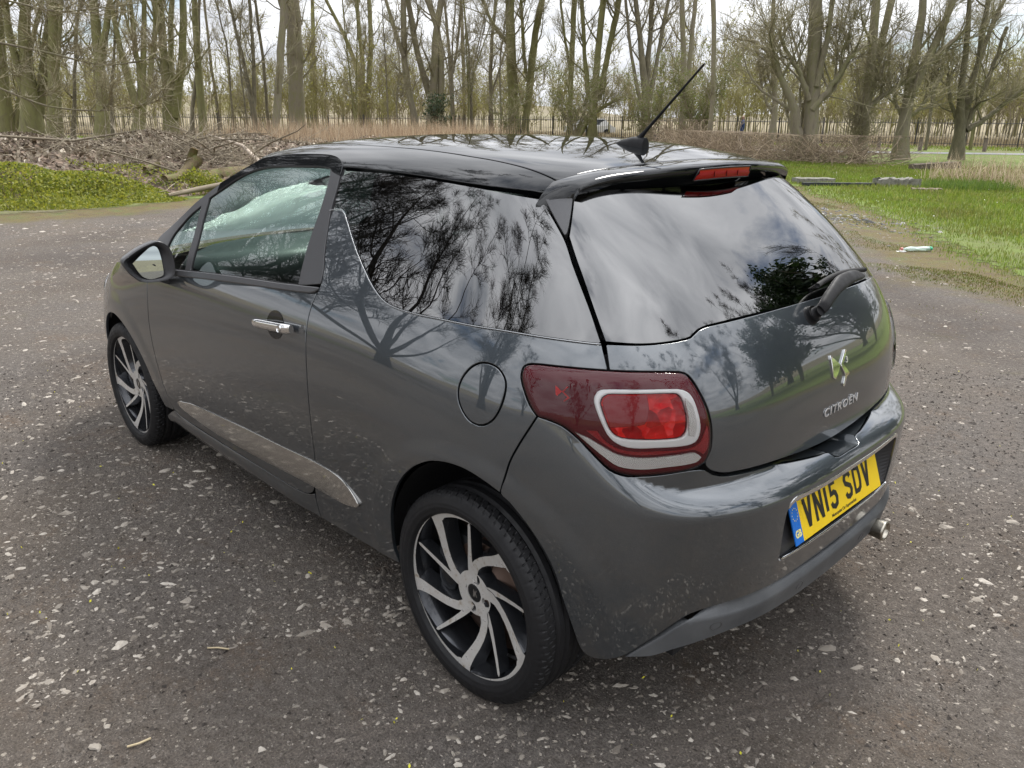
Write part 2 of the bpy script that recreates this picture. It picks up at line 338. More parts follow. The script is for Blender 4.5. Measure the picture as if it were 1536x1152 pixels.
# tarmac footpath beyond the lawn, and the pale meadow behind the railings
pm = mat('footpath_tarmac', (.20, .20, .205), .9); t = NT(pm); t.base(t.ramp(t.noise(8, 5), [(.3, (.15, .15, .155)), (.7, (.24, .24, .24))]))
def ribbon(pts, w, z):
    P = np.array(pts, float); T_ = np.gradient(P, axis=0); T_ /= np.linalg.norm(T_, axis=1, keepdims=True); n = np.stack([-T_[:, 1], T_[:, 0]], 1) * w / 2
    return np.stack([np.c_[P + n, np.full(len(P), z)], np.c_[P - n, np.full(len(P), z)]], 0)
mb = MB(); mb.grid(ribbon([(70, -6), (60, -14), (52, -20), (42, -26.5), (33, -31.2), (25, -35), (19, -37.8), (13, -41.8), (5, -47.5), (-10, -58)], 2.2, .022)); path = mb.build('footpath', pm); tag(path, kind='structure')
if path.data.polygons[0].normal.z < 0: path.data.flip_normals()
FENCE = np.array([(74, 4), (68, -8), (59, -26.6), (52.5, -40.1), (27.5, -48.4), (12.7, -53.7), (2, -57.5), (-14, -63)], float)
md = mat('dry_meadow_soil', (.32, .25, .15), .95); t = NT(md); t.base(t.ramp(t.noise(1.1, 6), [(.3, (.13, .105, .055)), (.55, (.24, .195, .115)), (.75, (.15, .15, .06))]))
back = FENCE + np.array([.45, -.55]) * 1.0; far = FENCE + np.array([[60, 4], [55, -10], [50, -30], [45, -40], [25, -62], [10, -66], [4, -66], [-10, -66]])
mb = MB(); mb.grid(np.stack([np.c_[back + (far - back) * u, np.full(len(FENCE), .03 + 1.1 * u)] for u in np.linspace(0, 1, 8)])); meadow = mb.build('dry_meadow', md); tag(meadow, kind='structure')
# low hill on the horizon
hm = mat('wooded_hill', (.085, .080, .05), 1.0); t = NT(hm); t.base(t.ramp(t.noise(.05, 8, None, .8), [(.3, (.15, .125, .085)), (.55, (.21, .18, .115)), (.7, (.19, .19, .10))])); t.bump(t.noise(.4, 5), 1, 2)
rows = []
for rad, h0 in ((150, -1.), (175, 4.5), (210, 8.), (260, 7.5), (340, 9.), (420, -2)):
    rows.append([(rad * math.cos(a), rad * math.sin(a), (h0 * (.75 + .35 * math.sin(3.1 * a + 1.) + .22 * math.sin(7.7 * a) + .12 * math.sin(17 * a + rad))) if h0 > 0 else h0) for a in np.radians(np.linspace(-180, 180, 181))])
mb = MB(); mb.grid(rows); hill = mb.build('hill', hm); tag(hill, kind='structure')
TREES = [
    (54.49, -10.42, 'm', 'mossy trunk cut off by the left edge of the picture', [[(-0.0, -0.05, 0.505), (0.3, 2.3, 0.412), (0.68, 4.82, 0.365), (1.12, 7.59, 0.32)], [(0.24, -0.05, 0.229), (1.28, 3.4, 0.181), (2.28, 6.23, 0.158), (2.76, 7.6, 0.135)]]),
    (50.03, -10.64, 'm', 'thick mossy three-stemmed tree, second from the left edge', [[(-0.0, -0.05, 0.722), (0.22, 1.58, 0.635), (0.38, 3.62, 0.381), (0.69, 5.61, 0.338), (1.13, 7.22, 0.296)], [(0.38, 1.06, 0.338), (0.96, 3.63, 0.295), (1.47, 5.61, 0.273), (2.05, 7.23, 0.251)], [(0.2, 2.26, 0.254), (0.08, 4.29, 0.212), (0.17, 6.25, 0.191), (0.29, 7.22, 0.192)]]),
    (48.33, -11.25, 'm', 'stout upright trunk close against the mossy three-stemmed tree', [[(-0.0, -0.05, 0.454), (0.33, 2.26, 0.391), (0.67, 4.58, 0.349), (0.99, 7.13, 0.308)], [(0.46, 2.6, 0.164), (1.01, 4.9, 0.143), (1.54, 7.13, 0.123)]]),
    (52.74, -13.47, 'd', 'thin dark stem standing alone above the leaf heap', [[(-0.0, -0.05, 0.158), (0.37, 1.97, 0.135), (0.69, 4.54, 0.112), (1.39, 7.72, 0.09)]]),
    (44.99, -12.61, 'm', 'single mossy trunk forking high up, behind the left part of the leaf heap', [[(0.0, -0.05, 0.409), (0.32, 2.25, 0.35), (0.51, 3.86, 0.311), (0.42, 5.43, 0.253), (0.54, 6.96, 0.234)], [(0.57, 4.02, 0.214), (1.08, 5.74, 0.174), (1.51, 6.97, 0.155)]]),
    (46.82, -13.75, 'd', 'slender stem just right of the mossy trunk that forks high up', [[(0.0, -0.05, 0.122), (0.25, 2.29, 0.101), (0.76, 4.64, 0.081), (1.36, 7.23, 0.081)]]),
    (44.05, -14.12, 'm', 'dark vase-shaped tree with four upright stems, behind the leaf heap', [[(-0.01, -0.05, 0.387), (0.34, 1.95, 0.347), (0.64, 3.25, 0.192), (0.98, 5.17, 0.154), (1.11, 7.02, 0.135)], [(0.31, 1.94, 0.231), (0.08, 3.25, 0.193), (-0.09, 4.85, 0.155), (-0.17, 7.02, 0.136)], [(0.36, 1.78, 0.231), (0.96, 3.09, 0.173), (1.52, 5.17, 0.153), (1.71, 7.03, 0.134)], [(0.43, 2.27, 0.154), (0.5, 4.22, 0.135), (0.5, 7.02, 0.116)]]),
    (50.01, -18.25, 'm', 'broad green-barked tree with three stems, above the cut logs', [[(0.0, -0.05, 0.487), (0.15, 1.45, 0.575), (0.19, 3.54, 0.332), (0.08, 5.77, 0.266), (0.3, 7.92, 0.245)], [(0.4, 1.45, 0.353), (0.99, 3.55, 0.286), (1.67, 5.78, 0.263), (1.86, 7.94, 0.242)], [(0.28, 1.83, 0.221), (0.61, 4.29, 0.199), (0.73, 6.5, 0.177), (1.08, 7.93, 0.177)]]),
    (58.67, -23.16, 'd', 'thin stem between the green-barked tree and a leaning trunk', [[(0.0, -0.05, 0.183), (0.27, 2.58, 0.156), (0.85, 5.71, 0.13), (0.99, 9.14, 0.131)]]),
    (58.25, -23.98, 'm', 'dark trunk leaning left above the brushwood', [[(0.0, -0.05, 0.365), (-0.03, 2.59, 0.313), (0.01, 5.73, 0.287), (0.19, 9.18, 0.236)]]),
    (65.95, -28.8, 'd', 'thin pole leaning left in front of the railings', [[(0.0, -0.05, 0.178), (-0.19, 3.27, 0.148), (-0.28, 6.34, 0.119), (-0.31, 10.3, 0.12)]]),
    (53.23, -25.49, 'd', 'slim tree forking near the ground, above the car windscreen pillar', [[(0.0, -0.05, 0.245), (0.02, 2.13, 0.245), (-0.23, 4.3, 0.147), (-0.61, 6.82, 0.123), (-0.89, 8.87, 0.124)], [(0.02, 2.13, 0.171), (0.22, 5.15, 0.147), (0.14, 8.88, 0.123)]]),
    (58.06, -28.93, 'd', 'thin dark stem tucked behind the smooth pale trunk', [[(0.0, -0.05, 0.161), (0.25, 2.68, 0.134), (0.25, 5.99, 0.134), (0.2, 9.62, 0.108)]]),
    (47.04, -23.44, 'p', 'smooth pale trunk leaning slightly right, left of the thickest trunk', [[(0.0, -0.05, 0.285), (0.44, 2.08, 0.284), (0.85, 4.8, 0.262), (1.22, 8.16, 0.241)]]),
    (53.5, -28.94, 'p', 'thickest single straight trunk, among the brown dead reeds', [[(0.0, -0.05, 0.732), (0.16, 2.64, 0.681), (0.32, 5.78, 0.632), (0.5, 9.23, 0.584)], [(0.2, 6.65, 0.228), (-0.11, 7.52, 0.178), (-0.43, 8.16, 0.153), (-0.54, 9.01, 0.153)]]),
    (73.55, -42.11, 'm', 'narrow mossy trunk right behind the thickest straight trunk', [[(0.0, -0.05, 0.314), (0.3, 4.96, 0.313), (0.44, 8.64, 0.244), (0.57, 12.21, 0.21)]]),
    (71.58, -47.16, 'm', 'tree with three stems fanning from a dark stump among reeds', [[(0.0, -0.05, 0.599), (0.1, 3.15, 0.564), (-0.52, 5.71, 0.283), (-1.42, 8.84, 0.213), (-3.33, 12.48, 0.179)], [(-0.07, 3.79, 0.282), (-0.01, 7.6, 0.247), (-0.28, 12.5, 0.213)], [(0.34, 3.8, 0.317), (0.83, 8.23, 0.282), (0.85, 12.51, 0.248)]]),
    (47.79, -35.7, 'p', 'pale crooked trunk leaning left, beside the ivy-clad V-shaped tree', [[(0.0, -0.05, 0.298), (-0.5, 2.71, 0.298), (-0.83, 4.53, 0.274), (-0.89, 6.75, 0.25), (-0.75, 9.36, 0.251)], [(-0.88, 5.65, 0.199), (-1.4, 7.19, 0.15), (-1.97, 9.35, 0.126)]]),
    (47.39, -36.45, 'p', 'V-shaped tree with ivy round its foot, above the car roof', [[(0.0, -0.05, 0.448), (0.32, 2.72, 0.348), (0.5, 5.9, 0.299), (0.85, 8.54, 0.275), (1.06, 9.4, 0.25)], [(0.13, 2.72, 0.299), (-0.42, 4.32, 0.249), (-0.92, 6.78, 0.25), (-1.4, 9.39, 0.226)], [(0.79, 1.8, 0.298), (1.06, 5.01, 0.274), (0.91, 7.23, 0.25), (0.02, 9.4, 0.251)]]),
    (57.53, -47.19, 'd', 'thin forked stem just right of the ivy', [[(0.0, -0.05, 0.215), (-0.04, 4.72, 0.215), (-0.33, 8.59, 0.154), (-0.51, 11.28, 0.124)], [(0.09, 5.28, 0.154), (0.75, 9.14, 0.124), (0.9, 11.29, 0.124)]]),
    (61.92, -52.34, 'd', 'slender straight stem, second to the right of the ivy', [[(0.0, -0.05, 0.201), (-0.01, 4.39, 0.201), (-0.09, 8.63, 0.201), (-0.17, 12.15, 0.168)]]),
    (51.84, -46.82, 'd', 'slim tree with a gap of open sky on both sides, above the roof', [[(0.0, -0.05, 0.232), (-0.17, 3.49, 0.203), (0.01, 7.7, 0.174), (0.35, 10.76, 0.146)], [(-0.17, 2.95, 0.116), (0.35, 4.56, 0.116), (0.8, 5.89, 0.087)]]),
    (47.36, -45.31, 'm', 'tall mossy trunk above the middle of the car roof', [[(0.0, -0.05, 0.544), (-0.3, 4.39, 0.463), (-0.43, 7.35, 0.437), (-0.5, 10.22, 0.412)], [(-0.37, 6.86, 0.218), (-1.8, 8.31, 0.164), (-2.63, 10.2, 0.137)]]),
    (47.05, -45.93, 'm', 'trunk leaning right out of the foot of a tall mossy trunk', [[(-0.0, -0.05, 0.382), (0.44, 3.4, 0.328), (0.62, 5.91, 0.328), (0.9, 8.35, 0.302), (1.29, 10.26, 0.275)], [(0.1, 4.91, 0.164), (-0.14, 7.86, 0.165), (-0.28, 10.25, 0.138)]]),
    (42.19, -46.19, 'm', 'narrow upright tree rising through a budding green bush', [[(-0.0, -0.05, 0.26), (-0.03, 4.29, 0.234), (0.04, 7.11, 0.235), (0.1, 9.85, 0.236)], [(-0.04, 4.77, 0.13), (-0.63, 7.57, 0.105), (-0.89, 9.85, 0.105)]]),
    (38.68, -44.82, 'm', 'many-stemmed tree with a dark bough leaning low, left of the aerial', [[(-0.0, -0.05, 0.395), (-0.02, 2.79, 0.321), (0.15, 5.95, 0.248), (0.28, 9.42, 0.249)], [(-0.31, 2.79, 0.197), (-0.81, 5.94, 0.173), (-1.12, 9.41, 0.174)], [(0.37, 2.8, 0.247), (0.84, 5.51, 0.223), (1.21, 7.71, 0.249), (1.5, 9.43, 0.25)], [(-1.1, -0.05, 0.222), (-0.26, 1.64, 0.197), (0.73, 2.34, 0.148), (2.4, 3.18, 0.099)]]),
    (34.37, -45.59, 'd', 'fan of four brown stems behind the foot of the aerial', [[(-0.0, -0.05, 0.382), (-0.08, 2.77, 0.334), (-0.63, 5.78, 0.215), (-1.14, 9.11, 0.192)], [(-0.01, 3.21, 0.239), (-0.01, 6.21, 0.215), (0.08, 9.11, 0.192)], [(0.2, 2.77, 0.191), (0.66, 5.79, 0.168), (1.15, 9.12, 0.145)], [(-0.54, 2.76, 0.167), (-1.36, 5.78, 0.119), (-1.9, 9.1, 0.12)]]),
    (29.37, -42.62, 'p', 'forked trunk just right of the aerial mast', [[(-0.0, -0.05, 0.282), (0.02, 3.06, 0.217), (-0.38, 6.15, 0.196), (-0.71, 8.4, 0.175)], [(0.19, 3.06, 0.174), (0.36, 6.16, 0.175), (0.43, 8.4, 0.153)]]),
    (22.03, -34.5, 'p', 'single upright trunk in the large budding bush right of the aerial', [[(-0.0, -0.05, 0.139), (0.03, 2.76, 0.139), (-0.13, 5.22, 0.139), (-0.35, 7.0, 0.14)]]),
    (20.65, -38.14, 'p', 'thin crooked leaning trunk in front of the railings', [[(-0.0, -0.05, 0.184), (0.22, 1.51, 0.184), (0.1, 2.83, 0.165), (-0.36, 4.74, 0.165), (-0.63, 5.99, 0.129), (-0.57, 7.22, 0.092)], [(0.08, 1.78, 0.092), (-0.45, 2.5, 0.073), (-0.8, 3.79, 0.073), (-1.1, 5.37, 0.055)], [(-0.3, 4.27, 0.147), (-0.82, 4.9, 0.11), (-1.54, 5.3, 0.091), (-2.39, 5.36, 0.054)]]),
    (13.75, -28.36, 'p', 'massive twin-trunked tree with wide limbs, standing in the brambles', [[(0.18, -0.05, 0.355), (0.1, 1.04, 0.327), (0.12, 2.49, 0.327), (-0.06, 3.9, 0.3), (-0.2, 5.7, 0.273)], [(-0.24, -0.05, 0.272), (-0.39, 1.04, 0.244), (-0.64, 2.01, 0.203), (-1.07, 2.72, 0.148), (-1.42, 3.31, 0.121), (-1.61, 3.88, 0.107)], [(0.04, 1.89, 0.163), (0.39, 2.37, 0.123), (0.76, 2.97, 0.11), (1.15, 3.79, 0.083), (1.6, 4.14, 0.069)], [(-0.11, 2.25, 0.136), (-0.58, 3.19, 0.108), (-1.16, 3.89, 0.081), (-1.56, 4.57, 0.067)], [(0.09, 2.73, 0.136), (0.35, 4.13, 0.123), (0.18, 5.04, 0.11), (0.19, 5.71, 0.11)], [(0.24, 2.13, 0.095), (0.77, 2.5, 0.082), (1.05, 3.09, 0.069), (1.16, 3.67, 0.055)]]),
    (12.85, -31.33, 'p', 'tree forking into two tall trunks, right of the massive twin-trunked tree', [[(0.01, -0.05, 0.218), (-0.01, 1.03, 0.218), (0.01, 2.3, 0.232), (-0.09, 3.53, 0.218), (-0.15, 4.73, 0.189), (-0.22, 5.9, 0.175)], [(0.11, 2.67, 0.175), (0.26, 3.78, 0.161), (0.33, 4.97, 0.161), (0.44, 5.91, 0.162)], [(0.1, 2.05, 0.131), (0.47, 2.43, 0.102), (1.07, 2.8, 0.088), (1.67, 3.18, 0.059)]]),
    (11.78, -32.81, 'p', 'pale-barked tree leaning right with a knot hole, by the footpath', [[(-0.03, -0.05, 0.298), (-0.08, 1.3, 0.268), (-0.14, 2.31, 0.253), (0.01, 3.31, 0.239), (0.02, 4.53, 0.21), (-0.02, 5.95, 0.15)], [(-0.05, 2.44, 0.194), (0.31, 3.56, 0.18), (0.63, 4.77, 0.166), (0.93, 5.96, 0.137)], [(-0.07, 1.56, 0.104), (0.41, 1.94, 0.09), (0.78, 2.57, 0.075), (1.15, 3.32, 0.061)], [(-0.14, 1.68, 0.089), (-0.62, 2.31, 0.074), (-0.94, 3.31, 0.059), (-1.03, 4.52, 0.044)], [(0.31, 3.56, 0.135), (0.86, 4.17, 0.121), (1.54, 4.78, 0.091)]]),
    (10.32, -34.81, 'd', 'short-trunked tree fanning out to the right, nearest the right edge', [[(-0.0, -0.05, 0.279), (-0.08, 1.31, 0.232), (-0.38, 2.59, 0.139), (-0.6, 4.08, 0.123), (-0.86, 6.0, 0.093)], [(-0.03, 1.31, 0.155), (0.08, 2.59, 0.124), (0.08, 4.09, 0.109), (0.02, 6.01, 0.094)], [(0.09, 1.26, 0.139), (0.53, 2.34, 0.109), (0.82, 3.6, 0.094), (1.05, 5.06, 0.079)], [(0.16, 1.18, 0.14), (0.93, 1.71, 0.11), (1.61, 2.35, 0.095), (2.2, 2.86, 0.08)], [(-0.22, 1.44, 0.108), (-0.71, 2.33, 0.077), (-1.0, 3.34, 0.061)], [(0.0, 1.44, 0.124), (0.17, 3.1, 0.109), (0.57, 4.82, 0.094), (0.98, 6.02, 0.079)]]),
]
# ------------------------------------------------------------------ trees
def unit(v): return v / (np.linalg.norm(v, axis=-1, keepdims=True) + 1e-12)
def sample(P, R, par, t):
    """points, tangents, radii at parameter t (0..1) along polylines par"""
    K = P.shape[1]; x = t * (K - 1); i = np.minimum(x.astype(int), K - 2); f = (x - i)[:, None]
    a, b = P[par, i], P[par, i + 1]
    return a + (b - a) * f, unit(b - a), R[par, i] * (1 - f[:, 0]) + R[par, i + 1] * f[:, 0]
def sprout(P, R, n_per, t0, t1, ang, length, k, rs, rng, up=.25, wob=.18, rmax=None, tip=.3, rmin=.004):
    """children of every polyline: n_per each, leaving at angle ang, curving upward"""
    N = len(P); par = np.repeat(np.arange(N), n_per); M = len(par); t = rng.uniform(t0, t1, M)
    p, d, r = sample(P, R, par, t)
    rnd = unit(rng.normal(size=(M, 3))); side = unit(np.cross(d, rnd)); a = np.radians(rng.uniform(*ang, M))[:, None]
    dr = unit(d * np.cos(a) + side * np.sin(a)); L = (rng.uniform(*length, M) * (1 - .45 * t))[:, None]
    out = [p]; cur = p; seg = L / (k - 1)
    for j in range(k - 1):
        dr = unit(dr + rng.normal(0, wob, (M, 3)) + np.array([0, 0, up / (k - 1)])); cur = cur + dr * seg; out.append(cur)
    Q = np.stack(out, 1); r0 = np.minimum(r * rs, 1e9 if rmax is None else rmax); r0 = np.maximum(r0, rmin)
    return Q, r0[:, None] * np.linspace(1, tip, k)[None, :]
def ribbons(P, w, rng):
    """hair-thin twigs far off: a bent strip each"""
    N, K = P.shape[:2]; d = unit(P[:, -1] - P[:, 0]); s = unit(np.cross(d, rng.normal(size=(N, 3))))[:, None, :] * (np.asarray(w).reshape(-1, 1, 1) * np.linspace(1, .5, K)[None, :, None])
    V = np.stack([P - s, P + s], 2); I = np.arange(N * K * 2).reshape(N, K, 2); return V.reshape(-1, 3), np.stack([I[:, :-1, 0], I[:, :-1, 1], I[:, 1:, 1], I[:, 1:, 0]], -1).reshape(-1, 4)
bark = {}
for k_, stops in {'m': [(.28, (.090, .078, .042)), (.46, (.165, .155, .068)), (.62, (.190, .190, .068)), (.78, (.27, .245, .155))], 'd': [(.28, (.075, .062, .045)), (.5, (.150, .132, .085)), (.72, (.24, .21, .145))], 'p': [(.26, (.125, .105, .075)), (.45, (.225, .195, .140)), (.60, (.200, .190, .095)), (.76, (.33, .29, .225))]}.items():
    m = mat({'m': 'mossy_bark', 'd': 'dark_bark', 'p': 'pale_bark'}[k_], (.1, .08, .06), .9); t = NT(m); c0 = t.coord()
    sc_ = t.n('ShaderNodeMapping', {'Vector': c0, 'Scale': (1, 1, .25)}).outputs[0]
    n_ = t.math('ADD', t.math('MULTIPLY', t.noise(9, 6, sc_, .7), .6), t.math('MULTIPLY', t.noise(1.1, 4, c0), .4)); t.base(t.ramp(n_, stops)); t.bump(t.noise(16, 6, sc_, .75), .9, .06); bark[k_] = m
bark['w'] = mat('backlit_silhouette_bark', (.030, .026, .022), .85)  # near-black colour stands in for backlighting of the mirrored trees
twig_m = mat('olive_twig', (.185, .165, .105), .85); t = NT(twig_m); t.base(t.ramp(t.noise(.9, 3), [(.35, (.19, .165, .105)), (.65, (.33, .295, .18))]))
bud_m = mat('spring_bud', (.16, .17, .035), .7); t = NT(bud_m); t.base(t.ramp(t.noise(2., 3), [(.35, (.20, .185, .050)), (.65, (.30, .30, .075))]))
leafy(bud_m)
def specks(P, size, rng):
    """leaf-sized quads at points P"""
    n = len(P); a = unit(rng.normal(size=(n, 3))); b = unit(np.cross(a, rng.normal(size=(n, 3)))); s = (size * rng.uniform(.6, 1.3, n))[:, None]
    V = np.stack([P - a * s, P + b * s * .55, P + a * s, P - b * s * .55], 1); return V.reshape(-1, 3), np.arange(4 * n).reshape(n, 4)
RV = np.array([math.sin(yaw), -math.cos(yaw), 0]); FV = np.array([math.cos(yaw), math.sin(yaw), 0])
def stem_lines(stems, rng, K=20, top=20.0):
    P = []; R = []
    for st in stems:
        st = np.array(st, float); dep = np.zeros(len(st)); w = rng.normal(0, .25)
        dep = w * (st[:, 1] / 4) ** 1.0
        if st[-1, 1] > 5.6:                              # goes on above the picture
            d = st[-1] - st[-2]; up = rng.uniform(top * .8, top * 1.1) - st[-1, 1]; sl = np.clip(d[0] / max(d[1], .4), -.5, .5)
            ext = np.array([[st[-1, 0] + sl * up * f + rng.normal(0, .15), st[-1, 1] + up * f, st[-1, 2] * (1 - .82 * f)] for f in (.3, .65, 1.0)]); st = np.vstack([st, ext]); dep = np.concatenate([dep, dep[-1] + w * np.array([.4, .8, 1.1])])
        n = len(st); s = np.concatenate([[0], np.cumsum(np.linalg.norm(np.diff(st[:, :2], axis=0), axis=1))]); u = np.linspace(0, s[-1], K)
        x, z, r = [np.interp(u, s, st[:, i]) for i in range(3)]; dd = np.interp(u, s, dep)
        for _ in range(2):
            for q in (x, z, r): q[1:-1] = .25 * q[:-2] + .5 * q[1:-1] + .25 * q[2:]
        x[1:-1] += rng.normal(0, .025, K - 2); r = r * .86; P.append(x[:, None] * RV + dd[:, None] * FV + z[:, None] * np.array([0, 0, 1])); R.append(r * rng.uniform(.93, 1.07, K))
    P = np.array(P); R = np.array(R); return P, R
def flare(P, R):
    low = P[:, 0, 2] < .3; R[low, 0] *= 1.5; R[low, 1] *= 1.08; return P, R
def make_tree(name, loc, kind, stems, seed, dens=1.0, buds=0, low=.22, lengths=(1.6, 3.6), twig=None):
    rng = np.random.default_rng(seed); P, R = flare(*stem_lines(stems, rng))
    root = empty(name, loc); 
    for q_ in range(len(P)): tr = MB(); V, Q = tubes(P[q_:q_ + 1], R[q_:q_ + 1], 11); tr.add(V, Q=Q); tr.build('limb' if q_ else 'trunk', bark[kind], root)
    n2 = max(5, int(round(13 * dens * min(1, (3 / len(P))**.75)))); P2, R2 = sprout(P, R, n2, low, .98, (25, 72), lengths, 8, .42, rng, up=.9, wob=.13, rmax=.07, tip=.25, rmin=.018)
    P3, R3 = sprout(P2, R2, max(5, int(8 * dens)), .15, 1., (25, 65), (.5, 1.5), 6, .6, rng, up=.45, wob=.2, rmax=.026, tip=.45, rmin=.013)
    P4, R4 = sprout(P3, R3, 11, .05, 1., (20, 65), (.3, 1.25), 3, .7, rng, up=.25, wob=.2, rmax=.012, tip=.7, rmin=.010)
    br = MB(); V, Q = tubes(P2, R2, 6); br.add(V, Q=Q); br.build('branches', bark[kind], root)['kind'] = 'stuff'
    tw = MB(); V, Q = tubes(P3, R3, 3); tw.add(V, Q=Q); V, Q = ribbons(P4, rng.uniform(.006, .011, len(P4)), rng); tw.add(V, Q=Q); o = tw.build('twigs', twig or twig_m, root); o['kind'] = 'stuff'
    if buds:
        e = np.concatenate([P3[:, 2:].reshape(-1, 3), P4[::2, 1:].reshape(-1, 3)]); e = e[rng.random(len(e)) < buds * .6] ; V, Q = specks(e + rng.normal(0, .04, e.shape), .035, rng); o = obj('buds', V, Q, bud_m, root); o['kind'] = 'stuff'
    return root
TREE_GROUP = 'bare trees along the edge of the car park'
tree_roots = []
for i, (bx, by, kd, lab, st) in enumerate(TREES):
    tk = max(s[0][2] for s in st); big = tk > .3
    rt = make_tree('bare_tree', (bx, by, 0), kd, st, 100 + i, 1.15 if big else .85, buds=.22 if kd == 'm' else .12, low=.10 if big else .12, lengths=(2.2, 5.0) if big else (1.2, 2.8)); tag(rt, lab, 'tree', TREE_GROUP); tree_roots.append(rt)
# slim pole-like trees standing behind the front row
slim = []
rs_ = np.random.default_rng(404)
for k_ in range(4):
    st = [[(0, -.05, .085), (rs_.normal(0, .2), 2.5, .075), (rs_.normal(0, .3), 5, .065), (rs_.normal(0, .5), 7.5, .055)]]
    if k_ % 2: st.append([(0, .4, .06), (rs_.normal(0, .5), 3.5, .05), (rs_.normal(.4, .8), 7.2, .04)])
    slim.append(st)
protos = []; slim_all = []
for k_ in range(20):
    u = rs_.uniform(.02, .98) * (len(FENCE) - 3) + 1.2; i = int(u); f = u - i; b = FENCE[i] * (1 - f) + FENCE[min(i + 1, len(FENCE) - 1)] * f + np.array([-.70, .72]) * rs_.uniform(2.0, 10.0)
    if k_ < 4: rt = make_tree('slim_tree', (b[0], b[1], 0), 'dmpd'[k_], slim[k_], 900 + k_, 1.1, buds=.3, low=.1, lengths=(1.0, 2.4)); protos.append(rt)
    else:
        rt = protos[k_ % 4].copy(); col.objects.link(rt); rt.location = (b[0], b[1], 0)
        for ch in protos[k_ % 4].children: c = ch.copy(); col.objects.link(c); c.parent = rt
        rt.rotation_euler = (0, 0, rs_.uniform(0, 6.28)); s_ = rs_.uniform(.8, 1.25); rt.scale = (s_, s_, s_)
    slim_all.append(rt)
ORD = ['leftmost', 'second', 'third', 'fourth', 'fifth', 'sixth', 'seventh', 'eighth', 'ninth', 'tenth', 'eleventh', 'twelfth', 'thirteenth', 'fourteenth', 'fifteenth', 'sixteenth', 'seventeenth', 'eighteenth', 'nineteenth', 'rightmost']
for k_, rt in enumerate(sorted(slim_all, key=lambda o: (np.array(o.location[:2]) - CAM[:2]) @ RV[:2] / ((np.array(o.location[:2]) - CAM[:2]) @ FV[:2]))):
    tag(rt, ('%s of the slim trees standing in front of the railings' if k_ in (0, 19) else '%s from the left of the slim trees standing in front of the railings') % ORD[k_], 'tree', 'slim trees in front of the railings')
# an off-frame tree on the left whose long pale boughs hang into view
st = [[(0, -.05, 0.300), (.1, 3, 0.260), (.2, 7, 0.200)], [(.1, 3.3, 0.055), (2.0, 3.9, 0.047), (4.2, 3.5, 0.039), (6.4, 3.0, 0.028), (8.2, 3.3, 0.015)], [(.1, 2.0, 0.050), (2.2, 2.5, 0.041), (4.0, 1.75, 0.033), (6.0, 1.62, 0.023), (7.8, 2.0, 0.012)], [(.1, 4.2, 0.050), (2.5, 5.2, 0.039), (5.0, 4.6, 0.028), (7.6, 4.9, 0.014)]]
rt = make_tree('bare_tree', (32.2, -3.2, 0), 'p', st, 77, 1.0, buds=.05, low=.2, lengths=(1.0, 2.4)); tag(rt, 'tree just outside the left edge whose long pale boughs hang across', 'tree', TREE_GROUP); tree_roots.append(rt)
# trees on the other side of the car park, seen only as reflections in the glass and paint
FAN = [[(0, -.05, .42), (.05, 1.4, .36), (.2, 3.5, .2), (.5, 7, .13), (.7, 11, .05)], [(.05, 1.3, .24), (-.8, 3.2, .17), (-1.9, 6.0, .11), (-2.6, 10, .04)], [(.05, 1.5, .24), (1.1, 3.4, .17), (2.4, 6.0, .11), (3.6, 9.5, .04)], [(0, 1.2, .18), (1.9, 2.8, .12), (4.0, 4.8, .07), (5.2, 7, .03)], [(0, 1.25, .18), (-1.8, 2.9, .12), (-3.6, 5.2, .07), (-4.8, 7.8, .03)], [(0, 1.6, .18), (-.3, 4.5, .12), (-.2, 8.6, .06), (-.5, 11.5, .03)]]
ref = []
def fan_tree(loc, rz, sc, src=None, seed=0):
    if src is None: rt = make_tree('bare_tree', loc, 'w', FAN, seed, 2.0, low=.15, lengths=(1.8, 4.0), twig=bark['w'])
    else:
        rt = src.copy(); col.objects.link(rt); rt.location = loc
        for ch in src.children: c = ch.copy(); col.objects.link(c); c.parent = rt
    rt.rotation_euler = (0, 0, rz); rt.scale = (sc, sc, sc); tag(rt, 'spreading bare tree mirrored in the car windows, behind the photographer', 'tree', 'bare trees behind the photographer'); return rt
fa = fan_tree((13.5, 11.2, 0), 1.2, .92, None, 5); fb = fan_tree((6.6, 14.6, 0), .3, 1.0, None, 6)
for k_, (x, y, rz, sc, s_) in enumerate([(17.0, 7.0, 3.6, 1.05, 0), (22.5, 9.6, 2.2, 1.0, 1), (27, 5.5, 5.6, 1.2, 0), (5.5, 34, 4.1, .8, 0), (-9, 30, 5.0, .8, 1), (-24, 22, 1.9, 1.0, 0), (-24, 3, .2, 1.0, 0), (-20, -9, 3.3, 1.0, 1), (-15, -19, 4.4, 1.1, 0), (-10.5, -25, 5.2, 1.0, 1)]): fan_tree((x, y, 0), rz, sc, (fa, fb)[s_])
